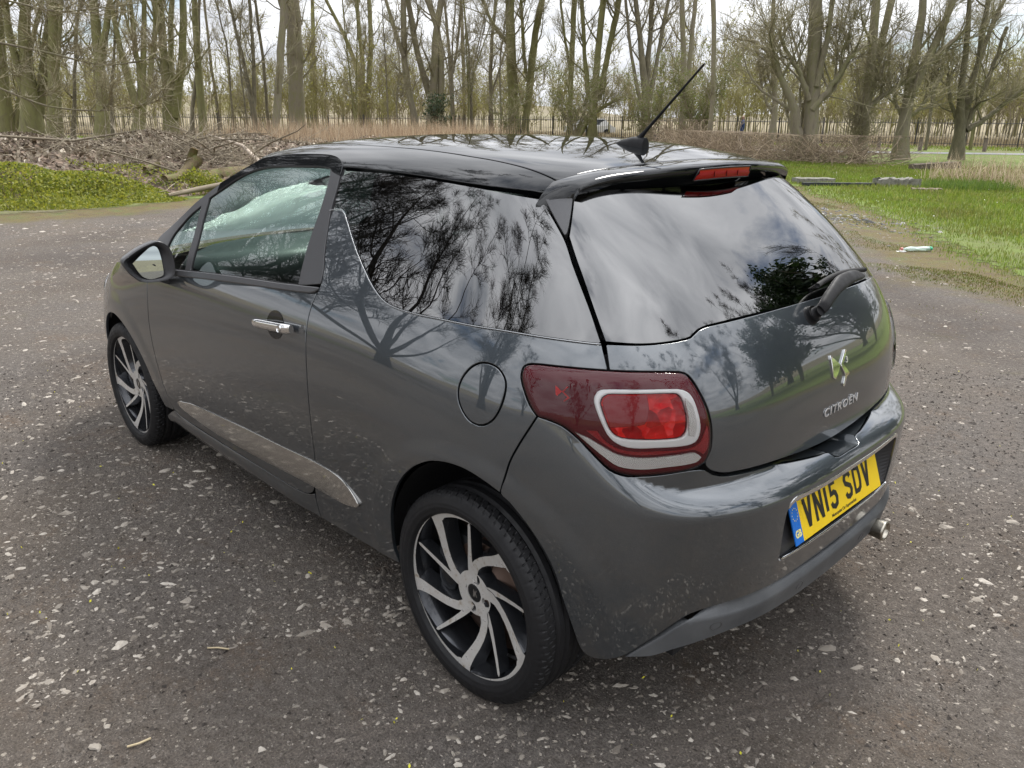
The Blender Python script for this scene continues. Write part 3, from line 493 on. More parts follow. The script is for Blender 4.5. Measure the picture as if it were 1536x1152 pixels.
# broad-leaved evergreen mirrored in the rear window
leaf_m = mat('evergreen_leaf', (.028, .055, .018), .35); t = NT(leaf_m); t.base(t.ramp(t.noise(1.4, 3), [(.35, (.018, .040, .012)), (.65, (.045, .080, .026))]))
leafy(leaf_m, .25)
def evergreen(loc, H, W, seed, n=9000):
    rng = np.random.default_rng(seed); root = empty('evergreen_bush', loc); tr = MB()
    L = [[(0, 0, 0), (rng.normal(0, .2), rng.normal(0, .2), H * .4), (rng.normal(0, W * .4), rng.normal(0, W * .4), H * .9)] for _ in range(5)]
    P = np.array([np.stack([np.interp(np.linspace(0, 2, 10), [0, 1, 2], np.array(l)[:, k]) for k in range(3)], 1) for l in L]); R = np.tile(np.linspace(.13, .03, 10), (5, 1)); V, Q = tubes(P, R, 7); tr.add(V, Q=Q)
    P2, R2 = sprout(P, R, 14, .15, 1, (30, 80), (H * .22, H * .42), 6, .5, rng, up=.7, rmax=.05); V, Q = tubes(P2, R2, 5); tr.add(V, Q=Q)
    P3, R3 = sprout(P2, R2, 7, .2, 1, (30, 70), (.5, 1.3), 4, .5, rng, up=.5, rmax=.02); V, Q = tubes(P3, R3, 3); tr.add(V, Q=Q); tr.build('stems', bark['d'], root)['kind'] = 'stuff'
    e = P3.reshape(-1, 3); e = e[rng.integers(0, len(e), n)] + rng.normal(0, .22, (n, 3)); V, Q = specks(e, .13, rng); o = obj('foliage', V, Q, leaf_m, root); o['kind'] = 'stuff'
    return tag(root, 'dark evergreen bush mirrored in the rear window, beyond the back lawn', 'bush', 'evergreen bushes behind the car')
evergreen((-4.6, -14.2, 0), 9.6, 3.4, 3, 15000); evergreen((-8.6, -12.2, 0), 8.8, 3.2, 4, 13000); evergreen((-11.4, -10.6, 0), 7.4, 3.0, 5)

# far wood: one mass of thin saplings and twigs behind the railings
rng = np.random.default_rng(11)
def far_line(n, lo, hi):
    seg = rng.uniform(0, len(FENCE) - 1, n); i = seg.astype(int); f = (seg - i)[:, None]; b = FENCE[i] * (1 - f) + FENCE[i + 1] * f; d = unit(np.array([.72, -.69])[None] + 0 * b); return b + d * rng.uniform(lo, hi, n)[:, None]
n = 820; B = far_line(n, 5, 36); H = rng.uniform(3.0, 7.8, n) * (1 + .25 * np.sin(B[:, 0] * .21)); K = 6
P = np.stack([np.c_[B + np.stack([np.zeros(n), np.zeros(n)], 1), np.full(n, .5)] + np.c_[np.cumsum(np.zeros((n, 2)), 0), H * u] + np.c_[rng.normal(0, .35, (n, 2)) * u, np.zeros(n)] for u in np.linspace(0, 1, K)], 1)
R = rng.uniform(.025, .075, n)[:, None] * np.linspace(1, .25, K)[None]
P2, R2 = sprout(P, R, 9, .10, 1., (20, 65), (.9, 2.8), 5, .6, rng, up=.7, rmax=.034, rmin=.018); P3, R3 = sprout(P2, R2, 11, .08, 1., (20, 60), (.6, 1.7), 2, .7, rng, up=.4, rmax=.02, rmin=.015)
mb = MB()
for a, b, k_ in ((P, R, 3), (P2, R2, 3)): V, Q = tubes(a, b, k_); mb.add(V, Q=Q)
V, Q = ribbons(P3, rng.uniform(.012, .022, len(P3)), rng); mb.add(V, Q=Q)
fw = mat('far_wood_twigs', (.15, .13, .075), .9); t = NT(fw); t.base(t.ramp(t.noise(.10, 4), [(.36, (.215, .180, .115)), (.52, (.265, .240, .115)), (.66, (.300, .285, .115))]))
tag(mb.build('far_wood', fw), kind='stuff')
e = np.concatenate([P2[:, 2:].reshape(-1, 3), P3.reshape(-1, 3)]); e = e[rng.integers(0, len(e), 60000)] + rng.normal(0, .15, (60000, 3)); V, Q = specks(e, .095, rng); o = obj('far_wood_buds', V, Q, bud_m); tag(o, kind='stuff')

# budding bushes and ivy in front of the railings
def bush(name, loc, H, W, seed, lab, cat='bush', n=10, leaf=bud_m, nl=2600, ls=.035, group='budding bushes between the bare trees'):
    rng = np.random.default_rng(seed); root = empty(name, loc); a = rng.uniform(0, 2 * np.pi, n); K = 8; L = rng.uniform(.7, 1.05, n) * H
    P = np.stack([np.c_[np.cos(a) * u**1.2 * W * rng.uniform(.2, .6), np.sin(a) * u**1.2 * W * .4, L * u] + np.c_[rng.normal(0, .06, (n, 3))] * (u > 0) for u in np.linspace(0, 1, K)], 1); R = rng.uniform(.02, .05, n)[:, None] * np.linspace(1, .3, K)[None]
    P2, R2 = sprout(P, R, 12, .12, 1, (25, 75), (.6, 1.9), 6, .6, rng, up=.4, rmax=.02, rmin=.008); P3, R3 = sprout(P2, R2, 6, .15, 1, (20, 70), (.3, .9), 4, .7, rng, up=.2, rmax=.010, rmin=.006)
    mb = MB()
    for q, r, k_ in ((P, R, 6), (P2, R2, 4), (P3, R3, 3)): V, Q = tubes(q, r, k_); mb.add(V, Q=Q)
    mb.build('stems', twig_m, root)['kind'] = 'stuff'
    e = np.concatenate([P2[:, 1:].reshape(-1, 3), P3.reshape(-1, 3)]); e = e[rng.integers(0, len(e), nl)] + rng.normal(0, .05, (nl, 3)); V, Q = specks(e, ls, rng); o = obj('leaves', V, Q, leaf, root); o['kind'] = 'stuff'
    return tag(root, lab, cat, group)
budleaf = mat('young_green_leaf', (.14, .165, .035), .6); t = NT(budleaf); t.base(t.ramp(t.noise(1.3, 3), [(.35, (.12, .125, .035)), (.65, (.18, .22, .05))]))
leafy(budleaf)
bush('budding_bush', (25.6, -38.8, 0), 5.2, 5.0, 21, 'large budding green bush between the aerial and a crooked trunk', n=18, leaf=budleaf, nl=6500, ls=.05)
bush('budding_bush', (29.6, -39.6, 0), 4.2, 4.0, 22, 'budding bush directly behind the aerial mast', n=14, leaf=budleaf, nl=3600, ls=.05)
bush('budding_bush', (36.4, -40.4, 0), 5.4, 5.5, 23, 'loose budding bush above the roof, left of the aerial', n=15, leaf=budleaf, nl=3600, ls=.05)
bush('budding_bush', (41.0, -38.2, 0), 4.0, 4.2, 24, 'sparse green bush round the tall mossy trunk above the roof', n=10, leaf=budleaf, nl=1600, ls=.05)
ivy_leaf = leaf_m
bush('ivy_clump', (43.3, -34.2, 0), 2.5, 1.1, 25, 'dark ivy clump at the foot of the V-shaped tree', 'ivy', 9, leaf_m, 2400, .075, group=None)
bush('sapling_clump', (13.0, -31.2, 0), 3.8, 1.2, 26, 'clump of thin straight saplings beside the twin-trunked tree', 'sapling', 14, budleaf, 500, .03, group=None)
# ------------------------------------------------------------------ railings
iron = mat('black_painted_iron', (.035, .035, .037), .6)
fr = tag(empty('metal_railings'), 'long black iron railings in front of the pale dry meadow', 'fence')
def fence_pts(step):
    s = np.concatenate([[0], np.cumsum(np.linalg.norm(np.diff(FENCE, axis=0), axis=1))]); u = np.arange(0, s[-1], step); return np.stack([np.interp(u, s, FENCE[:, k]) for k in (0, 1)], 1), u, s
pk, u, s_ = fence_pts(.15); FH = 1.6
pm_ = MB(); pm_.box((0, 0, FH / 2), (.024, .024, FH)); pm_.add([(-.012, -.012, FH), (.012, -.012, FH), (.012, .012, FH), (-.012, .012, FH), (0, 0, FH + .09)], T=[[0, 1, 4], [1, 2, 4], [2, 3, 4], [3, 0, 4]])
order = np.argsort(np.linalg.norm(pk - CAM[:2], axis=1)); near_ = set(order[:296].tolist()); pme = None; rest = MB(); pv = np.concatenate(pm_.V); pq = np.concatenate(pm_.Q); pt = np.concatenate(pm_.T)
for i, (x, y) in enumerate(pk):
    if i in near_:
        if pme is None: pme = raw_mesh('picket', pv, [pt, pq], iron, False)
        link('picket', pme, fr, (x, y, 0))
    else: rest.add(pv + [x, y, 0], T=pt, Q=pq)
o = rest.build('far_pickets', iron, fr, False); o['kind'] = 'stuff'
for zr in (.22, 1.40):
    mb = MB(); mb.tube(np.c_[FENCE, np.full(len(FENCE), zr)], .018, 4); mb.build('rail', iron, fr, False)
pp, _, _ = fence_pts(2.75); pom = None
for x, y in pp:
    if pom is None: b = MB(); b.box((0, 0, .85), (.06, .06, 1.7)); pom = raw_mesh('fence_post', np.concatenate(b.V), np.concatenate(b.Q), iron, False)
    link('fence_post', pom, fr, (x + .03, y - .03, 0))
# wooden bollards along the footpath
wood = mat('weathered_timber', (.11, .085, .06), .85); t = NT(wood); t.base(t.ramp(t.noise(18, 5, t.n('ShaderNodeMapping', {'Vector': t.coord(), 'Scale': (1, 1, .15)}).outputs[0]), [(.3, (.05, .04, .03)), (.55, (.12, .095, .07)), (.75, (.19, .16, .12))]))
bm_ = None
for k_, (x, y) in enumerate([(21.9, -38.2), (16.9, -43.0), (15.2, -44.2), (12.6, -46.0), (11.0, -47.2), (8.3, -49.2), (26.5, -36.0), (6.0, -50.9)]):
    if bm_ is None:
        b = MB(); b.tube([(0, 0, -.05), (0, 0, .62), (0, 0, .70)], [.10, .10, .075], 10); bm_ = raw_mesh('bollard', np.concatenate(b.V), [np.concatenate(b.T), np.concatenate(b.Q)], wood)
    tag(link('wooden_bollard', bm_, None, (x, y, 0)), ['wooden bollard just left of the twin-trunked tree', 'wooden bollard left of the pale leaning tree with the knot hole', 'wooden bollard hidden against the pale leaning tree', 'wooden bollard touching the fan-shaped tree on its left', 'wooden bollard first to the right of the fan-shaped tree', 'wooden bollard nearest the right edge of the picture', 'wooden bollard behind the brambles, left of the crooked trunk', 'wooden bollard just outside the right edge of the picture'][k_], 'bollard', 'wooden bollards along the footpath')
# parked car glimpsed through the trees, only its roof and windows show
pc = tag(empty('parked_car', (46.5, -53.5, 0)), 'pale parked car half hidden behind bushes and railings', 'car'); pc.rotation_euler = (0, 0, 1.0)
wpaint = mat('white_car_paint', (.65, .66, .67), .3, 0, .8); gl_ = mat('car_window', (.02, .025, .03), .1)
sd_ = lambda y, hh: [(-2.1, y, .35), (-2.15, y, .75), (-1.75, y, .95), (-1.15, y, hh), (.55, y, hh + .02), (1.25, y, 1.0), (2.05, y, .85), (2.15, y, .4)]
mb = MB(); mb.grid([[(a, y * (1 if c < 1.1 else .82), c) for a, _, c in sd_(0, 1.5)] for y in (-.85, -.8, 0, .8, .85)]); pts = [sd_(0, 1.5)]
for y in (-.85, .85): mb.add([(a, y * (1 if c < 1.1 else .82), c) for a, _, c in sd_(0, 1.5)] + [(0, y, .9)], T=[[i, (i + 1) % 8, 8] for i in range(8)])
mb.build('body', wpaint, pc, False)
for y in (-.80, .80):
    mb = MB(); mb.add([(-1.6, y * 1.04, .97), (-1.1, y * .90, 1.42), (.48, y * .90, 1.43), (1.05, y * 1.04, 1.02)], Q=[[0, 1, 2, 3]]); mb.build('side_window', gl_, pc, False)
for x in (-1.35, 1.35):
    for y in (-.84, .84): mb = MB(); mb.tube([(x, y - .1, .32), (x, y + .1, .32)], .32, 20); mb.build('wheel', rubber_far if False else gl_, pc)
# someone in a dark blue coat far off beside the big bush
def walker(loc):
    me = bpy.data.meshes.new('person'); J = {'pel': (0, 0, .93), 'sp': (0, .02, 1.15), 'ch': (0, .03, 1.36), 'nk': (0, .02, 1.50), 'hd': (.02, 0, 1.62), 'top': (.02, 0, 1.72), 'lh': (.1, 0, .90), 'lk': (.12, -.10, .50), 'lf': (.12, .02, .08), 'lt': (.13, -.14, .05), 'rh': (-.1, 0, .90), 'rk': (-.11, -.02, .49), 'rf': (-.11, .14, .09), 'rt': (-.11, 0, .04), 'ls': (.19, .03, 1.40), 'le': (.25, .07, 1.13), 'lw': (.24, -.02, .90), 'rs': (-.19, .03, 1.40), 're': (-.25, .03, 1.13), 'rw': (-.23, -.10, .92)}
    E = [('pel', 'sp'), ('sp', 'ch'), ('ch', 'nk'), ('nk', 'hd'), ('hd', 'top'), ('pel', 'lh'), ('lh', 'lk'), ('lk', 'lf'), ('lf', 'lt'), ('pel', 'rh'), ('rh', 'rk'), ('rk', 'rf'), ('rf', 'rt'), ('ch', 'ls'), ('ls', 'le'), ('le', 'lw'), ('ch', 'rs'), ('rs', 're'), ('re', 'rw')]
    Rr = dict(pel=.16, sp=.15, ch=.17, nk=.065, hd=.10, top=.085, lh=.11, lk=.07, lf=.05, lt=.04, rh=.11, rk=.07, rf=.05, rt=.04, ls=.075, le=.055, lw=.04, rs=.075, re=.055, rw=.04)
    ks = list(J); me.from_pydata([J[k] for k in ks], [(ks.index(a), ks.index(b)) for a, b in E], [])
    o = bpy.data.objects.new('person', me); col.objects.link(o); m = o.modifiers.new('skin', 'SKIN'); sv = me.skin_vertices[0].data
    for i, k in enumerate(ks): sv[i].radius = (Rr[k], Rr[k]); sv[i].use_root = (k == 'pel')
    o.modifiers.new('sub', 'SUBSURF').levels = 1; o.modifiers['sub'].render_levels = 2; o.location = loc; o.rotation_euler = (0, 0, 2.2)
    cm = mat('dark_blue_coat', (.020, .045, .12), .8); t = NT(cm); z = t.n('ShaderNodeSeparateXYZ', {'Vector': t.coord()}).outputs['Z']
    t.base(t.mix(t.math('GREATER_THAN', z, 1.52), t.mix(t.math('GREATER_THAN', z, .86), (.03, .03, .035, 1), (.020, .045, .12, 1)), (.30, .19, .14, 1))); me.materials.append(cm)
    return tag(o, 'person in a dark blue coat walking far off by the railings', 'person')
walker((25.0, -42.6, 0))

# ------------------------------------------------------------------ grass, weeds, reeds, brambles
def blades(B, h, w, rng, lean=.35, z0=0., bend=True):
    """two-piece grass blades"""
    n = len(B); a = rng.uniform(0, 2 * np.pi, n); d = np.stack([np.cos(a), np.sin(a), np.zeros(n)], 1); p = np.stack([-d[:, 1], d[:, 0], np.zeros(n)], 1); h = np.broadcast_to(h, n) * rng.uniform(.55, 1.25, n); L = rng.normal(0, lean, n)[:, None] * h[:, None]
    b = np.c_[B, np.broadcast_to(z0, n)]; up = np.array([0, 0, 1.]); w = np.broadcast_to(w, n)[:, None]
    m = b + d * L * .3 + up * h[:, None] * .55; t_ = b + d * L + up * h[:, None] * (1 - .25 * np.abs(L) / (h[:, None] + 1e-6))
    V = np.stack([b - p * w, b + p * w, m - p * w * .75, m + p * w * .75, t_], 1); I = np.arange(n)[:, None] * 5
    return V.reshape(-1, 3), np.concatenate([I + np.array([0, 1, 3]), I + np.array([0, 3, 2]), I + np.array([2, 3, 4])])
rng = np.random.default_rng(31)
def in_view(P, m=1.12):
    d = P - CAM[:2]; x = d @ RV[:2]; y = d @ FV[:2]; return (y > .2) & (np.abs(x) < y * .66 * m + .4)
# near lawn
N_ = 420000; dist = 6.5 + 26 * rng.random(N_)**1.5; ang = yaw + np.radians(rng.uniform(-40, 12, N_)); B = CAM[:2] + dist[:, None] * np.stack([np.cos(ang), np.sin(ang)], 1)
dE = seg_dist(B, LAWN[12:16]) if False else None
ok = inside(B, LAWN) & in_view(B) & (B[:, 0] < 20); B = B[ok]
de = seg_dist(B, LAWN[6:20]); den = np.clip((de + .15) / 1.6, .05, 1); 
wv_ = .5 + .5 * np.sin(B[:, 0] * 1.7 + 2 * np.sin(B[:, 1] * .9)) ; B = B[rng.random(len(B)) < den * (.75 + .25 * wv_[:len(B)])]; B = B[:88000]
dd = np.linalg.norm(B - CAM[:2], axis=1); de = seg_dist(B, LAWN[6:20])
V, F = blades(B, (.030 + .045 * np.clip(de / 2.5, 0, 1)) * (1 + dd / 60), .0028 * np.maximum(1, dd / 7), rng, .5, .01)
gr_m = mat('meadow_grass', (.08, .15, .02), .6); t = NT(gr_m); c0 = t.coord(); rnd = t.n('ShaderNodeNewGeometry').outputs['Random Per Island']
t.base(t.mix(t.maprange(t.noise(.8, 5, c0), .4, .66, 0, .8), t.ramp(rnd, [(.05, (.125, .175, .020)), (.55, (.185, .275, .030)), (.92, (.27, .33, .055)), (1.0, (.40, .36, .15))]), t.ramp(rnd, [(.1, (.110, .115, .022)), (.6, (.165, .165, .032)), (1, (.26, .21, .09))])))
leafy(gr_m, .5); tag(obj('lawn_grass', V, F, gr_m), kind='stuff')
# straggling grass and moss along the gravel edge
N_ = 60000; i = rng.integers(3, 16, N_); f = rng.random(N_)[:, None]; B = LAWN[i] * (1 - f) + LAWN[i + 1] * f + rng.normal(0, .55, (N_, 2)); B = B[~inside(B, LAWN) & in_view(B)]; pch = np.sin(B[:, 0] * 2.3 + 1.3 * np.sin(B[:, 1] * 2.9)) + np.sin(B[:, 1] * 3.7 + B[:, 0]); B = B[pch > .2]
V, F = blades(B, .022, .003, rng, .7, 0.); em = mat('mossy_edge_grass', (.12, .12, .02), .8); t = NT(em); t.base(t.ramp(t.n('ShaderNodeNewGeometry').outputs['Random Per Island'], [(.1, (.115, .085, .025)), (.5, (.145, .145, .028)), (.9, (.12, .17, .03))])); leafy(em, .4); tag(obj('edge_grass', V, F, em), kind='stuff')
# ranker tuft and dry straw at the right edge
def patch(name, c, rx, ry, n, h, w, m, lean, z0=0., seed=0, ex=1.0):
    rng = np.random.default_rng(seed); r = np.sqrt(rng.random(n))**ex; a = rng.uniform(0, 2 * np.pi, n); B = np.array(c) + np.stack([rx * r * np.cos(a), ry * r * np.sin(a)], 1) @ np.array([[RV[0], RV[1]], [FV[0], FV[1]]]); V, F = blades(B, h, w, rng, lean, z0); return tag(obj(name, V, F, m), kind='stuff')
rank = mat('rank_grass', (.075, .14, .02), .6); t = NT(rank); t.base(t.ramp(t.n('ShaderNodeNewGeometry').outputs['Random Per Island'], [(0, (.07, .12, .018)), (.6, (.12, .20, .028)), (1, (.20, .25, .05))]))
leafy(rank, .5); patch('rank_grass', (4.9, -18.9), .95, 1.0, 2200, .24, .006, rank, .5, 0, 5)
straw = mat('dry_straw', (.42, .33, .22), .8); t = NT(straw); t.base(t.ramp(t.n('ShaderNodeNewGeometry').outputs['Random Per Island'], [(0, (.22, .16, .10)), (.5, (.42, .33, .22)), (1, (.58, .48, .34))]))
leafy(straw, .35); patch('dry_straw', (5.0, -22.6), 2.3, 1.6, 750, .80, .006, straw, 1.3, 0, 6); patch('dry_straw', (3.4, -20.0), 1.3, 1.0, 380, .6, .005, straw, 1.3, 0, 7)
# pale standing grass in the meadow, and green verge in front of the railings
rng = np.random.default_rng(41); n = 18000; B = far_line(n, .4, 7); V, F = blades(B, .55, .022, rng, .5, .05); mg = mat('meadow_straw', (.46, .37, .24), .85); t = NT(mg); t.base(t.ramp(t.n('ShaderNodeNewGeometry').outputs['Random Per Island'], [(0, (.15, .12, .065)), (.5, (.29, .235, .145)), (1, (.42, .35, .22))])); leafy(mg, .35); tag(obj('meadow_straw', V, F, mg), kind='stuff')
n = 15000; B = far_line(n, -7, -.2); V, F = blades(B, .16, .018, rng, .6, .02); tag(obj('verge_grass', V, F, gr_m), kind='stuff')
# brown reeds and dead stalks behind the bonnet
reed = mat('dead_reed', (.33, .22, .13), .85); t = NT(reed); t.base(t.ramp(t.n('ShaderNodeNewGeometry').outputs['Random Per Island'], [(0, (.20, .14, .085)), (.5, (.40, .29, .19)), (1, (.58, .47, .33))]))
rng = np.random.default_rng(43); n = 9000; u = rng.random(n); B = np.stack([np.interp(u, [0, .45, 1], [23.0, 26.5, 30.0]), np.interp(u, [0, .45, 1], [-10.2, -16.0, -25.5])], 1) + rng.normal(0, 1.3, (n, 2)); V, F = blades(B, 1.15 + .35 * rng.random(n), .008, rng, .28, 0.); leafy(reed, .35); tag(obj('dead_reeds', V, F, reed), kind='stuff')
# bramble thicket on the right
bram = mat('bramble_stem', (.17, .12, .075), .85); t = NT(bram); t.base(t.ramp(t.n('ShaderNodeNewGeometry').outputs['Random Per Island'], [(0, (.12, .088, .058)), (.55, (.26, .195, .130)), (1, (.46, .37, .26))]))
def thicket(name, pts, n, h, spread, seed, m=bram, L=(.8, 2.0), up=.5, r=.010):
    rng = np.random.default_rng(seed); pts = np.array(pts, float); u = rng.uniform(0, len(pts) - 1, n); i = np.minimum(u.astype(int), len(pts) - 2); f = (u - i)[:, None]; b = np.c_[pts[i] * (1 - f) + pts[i + 1] * f + rng.normal(0, spread, (n, 2)), rng.random(n)**1.7 * h * .6]
    d = unit(rng.normal(size=(n, 3)) * [1, 1, .5] + [0, 0, .25]); K = 6; Ln = rng.uniform(*L, n)[:, None] / (K - 1); P = [b]
    for k in range(K - 1): d = unit(d + rng.normal(0, .2, (n, 3)) + np.array([0, 0, (up - 1.1 * k / (K - 1))]) * .35); P.append(P[-1] + d * Ln)
    P = np.stack(P, 1); P[..., 2] = np.clip(P[..., 2], .0, h * 1.25); V, Q = tubes(P, rng.uniform(.5, 1.3, n)[:, None] * r * np.linspace(1, .5, K)[None], 3); return tag(obj(name, V, Q, m), kind='stuff')
thicket('bramble_thicket', [(21.5, -32.5), (18.5, -30.0), (15.5, -28.4), (13.0, -27.5), (10.6, -27.2)], 1900, .80, .75, 51)
thicket('bramble_thicket', [(26, -37), (21.5, -33.5)], 900, 1.2, 1.0, 52)
# ------------------------------------------------------------------ heap of leaf litter and brushwood, left
heap_m = mat('leaf_litter', (.12, .085, .06), .95); t = NT(heap_m); c0 = t.coord(); v = t.n('ShaderNodeTexVoronoi', {'Vector': c0, 'Scale': 13.0}); t.base(t.mix(.75, t.ramp(t.noise(4, 5, c0), [(.3, (.06, .042, .03)), (.7, (.13, .095, .068))]), t.ramp(t.n('ShaderNodeSeparateColor', {'Color': v.outputs['Color']}).outputs[0], [(.1, (.055, .038, .028)), (.5, (.13, .09, .062)), (.85, (.26, .19, .14))]))); t.bump(v.outputs['Distance'], 1, .05)
ridge = np.array([(20.5, 6), (20.0, 1.5), (19.2, -1.5), (19.0, -4.2), (19.8, -7.2), (21.5, -10.5), (24.5, -15)], float)
def ridge_h(P):
    d = np.full(len(P), 1e9); 
    for a, b in zip(ridge[:-1], ridge[1:]):
        ab = b - a; tt = np.clip(((P - a) @ ab) / (ab @ ab), 0, 1); d = np.minimum(d, np.linalg.norm(P - a - tt[:, None] * ab, axis=1))
    bump_ = .10 * np.sin(P[:, 0] * 1.3 + 1) + .09 * np.sin(P[:, 1] * 1.9) + .06 * np.sin(P[:, 0] * 3.1 + P[:, 1] * 2.7)
    return np.clip((.92 + bump_) * (1 - (d / 4.3)**2) * (1 - .25 * np.clip((P[:, 1] * -1 - 7) / 6, 0, 1)) , -.1, 2)
gx_ = np.linspace(14, 30, 90); gy_ = np.linspace(-19, 10, 150); GX2, GY2 = np.meshgrid(gx_, gy_, indexing='ij'); Pm = np.stack([GX2.ravel(), GY2.ravel()], 1); hz = ridge_h(Pm) + np.random.default_rng(3).normal(0, .018, len(Pm))
mb = MB(); mb.grid(np.c_[Pm, hz - .03].reshape(90, 150, 3)); heap = mb.build('leaf_heap', heap_m); 
if heap.data.polygons[0].normal.z < 0: heap.data.flip_normals()
tag(heap, kind='structure')
rng = np.random.default_rng(61)
def on_heap(n, c=None, s=None):
    if c is None: u = rng.uniform(0, len(ridge) - 1, n); i = np.minimum(u.astype(int), len(ridge) - 2); f = (u - i)[:, None]; P = ridge[i] * (1 - f) + ridge[i + 1] * f + rng.normal(0, 1.7, (n, 2))
    else: P = np.array(c) + rng.normal(0, 1, (n, 2)) * np.array(s)
    return np.c_[P, np.maximum(ridge_h(P), 0)]
P = on_heap(16000); P = P[P[:, 2] > .02]; V, Q = specks(P + np.c_[np.zeros((len(P), 2)), rng.uniform(-.02, .04, len(P))], .060, rng); dl_m = mat('dead_leaf', (.2, .14, .1), .8); t = NT(dl_m); t.base(t.ramp(t.n('ShaderNodeNewGeometry').outputs['Random Per Island'], [(0, (.080, .060, .042)), (.45, (.185, .148, .102)), (.8, (.33, .275, .205)), (1, (.54, .48, .39))])); tag(obj('dead_leaves', V, Q, dl_m), kind='stuff')
# loose twigs all over the heap
def twigs(name, B, L, r, m, seed, flat=.35, K=5):
    rng = np.random.default_rng(seed); n = len(B); d = unit(rng.normal(size=(n, 3)) * [1, 1, flat] + [0, 0, .10]); P = [B]; Ln = rng.uniform(*L, n)[:, None] / (K - 1)
    for k in range(K - 1): d = unit(d + rng.normal(0, .16, (n, 3))); P.append(P[-1] + d * Ln)
    P = np.stack(P, 1); V, Q = tubes(P, (rng.uniform(.5, 1.4, n) * r)[:, None] * np.linspace(1, .5, K)[None], 4); return tag(obj(name, V, Q, m), kind='stuff')
stick = mat('dead_stick', (.22, .17, .125), .8); t = NT(stick); t.base(t.ramp(t.n('ShaderNodeNewGeometry').outputs['Random Per Island'], [(0, (.105, .085, .060)), (.5, (.24, .20, .138)), (1, (.47, .41, .31))]))
twigs('heap_twigs', on_heap(900), (.3, 1.0), .006, stick, 62); twigs('brushwood_twigs', on_heap(800, (17.4, -5.9), (.8, 1.3)), (.4, 1.4), .007, stick, 63, .45); twigs('standing_twigs', on_heap(200), (.4, .9), .005, stick, 64, 1.6)
thicket('brush_stalks', [(22.5, 3), (21.5, -3), (22, -8), (24, -13)], 350, 1.1, .9, 66, stick, (.7, 1.5), .9, .007)
# separate branches and logs lying on it
log_m = mat('mossy_log', (.14, .11, .06), .9); t = NT(log_m); t.base(t.ramp(t.noise(5, 6, None, .7), [(.3, (.075, .05, .03)), (.5, (.15, .115, .055)), (.62, (.11, .125, .03)), (.8, (.22, .17, .11))])); t.bump(t.noise(30, 5), .8, .03)
cut = mat('fresh_cut_wood', (.48, .34, .16), .8)
def log(name, pts, r, lab, m=log_m, cat='log', group=None, ends=True):
    root = empty(name, pts[0]); P = np.array(pts, float) - np.array(pts[0]); mb = MB(); mb.tube(P, np.array(r), 10); mb.build('bark', m, root)
    if ends:
        d = unit(P[-1] - P[-2]); b = MB(); b.tube([P[-1] + d * .002, P[-1] + d * .008], [r[-1] * .93, r[-1] * .9], 10); b.build('cut_face', cut, root)
    return tag(root, lab, cat, group)
def gp(x, y, dz=0.): return (x, y, max(0., float(ridge_h(np.array([[x, y]]))[0])) + dz)
log('cut_log', [gp(15.35, -4.35, .06), (15.6, -4.75, .30), (16.0, -5.35, .62)], [.085, .11, .125], 'thick sawn log propped up at an angle on the brushwood')
log('cut_log', [(16.3, -5.2, .35), (16.25, -5.42, .85)], [.10, .09], 'short upright mossy stump with a pale sawn top')
log('cut_log', [gp(15.9, -4.2, .05), (16.1, -4.55, .55)], [.07, .07], 'small yellow-ended sawn log behind the propped log')
log('fallen_branch', [gp(14.35, -4.0, .08), (14.7, -4.75, .13), (14.95, -5.5, .20), (15.2, -6.4, .22)], [.035, .055, .05, .03], 'long pale branch lying flat in front of the propped log', stick, 'branch', None, False)
log('rotten_log', [(15.6, -4.9, .16), (15.8, -5.7, .26), (16.2, -6.8, .28), (16.7, -7.8, .22)], [.13, .21, .20, .10], 'big rotten moss-covered log under the brushwood', log_m, 'log')
log('fallen_branch', [(16.3, -7.0, .45), (17.2, -7.0, .85), (18.4, -6.7, 1.1)], [.055, .045, .02], 'stout bleached branch sloping down towards the car', mat('bleached_branch', (.42, .35, .28), .8), 'branch', None, False)
log('fallen_branch', [gp(18.4, -2.2, .12), gp(18.6, -3.7, .16), gp(18.8, -5.2, .20)], [.03, .028, .015], 'long pale straight branch lying along the top of the leaf heap', stick, 'branch', None, False)
for k in range(14):
    b = on_heap(1, (17.4, -6.2), (.8, 1.4))[0]; a = rng.uniform(0, 2 * np.pi); L = rng.uniform(1.0, 2.2); d = np.array([math.cos(a), math.sin(a), rng.uniform(-.05, .35)]); s = np.cross(d, [0, 0, 1])
    log('bare_branch', [b + [0, 0, .15], b + d * L * .4 + s * rng.normal(0, .08) + [0, 0, .2], b + d * L * .75 + s * rng.normal(0, .15) + [0, 0, .22], b + d * L + s * rng.normal(0, .2) + [0, 0, .2]], [.022, .018, .013, .006], 'thin bare pale branch tangled in the brushwood heap', stick, 'branch', 'thin branches tangled in the brushwood', False)
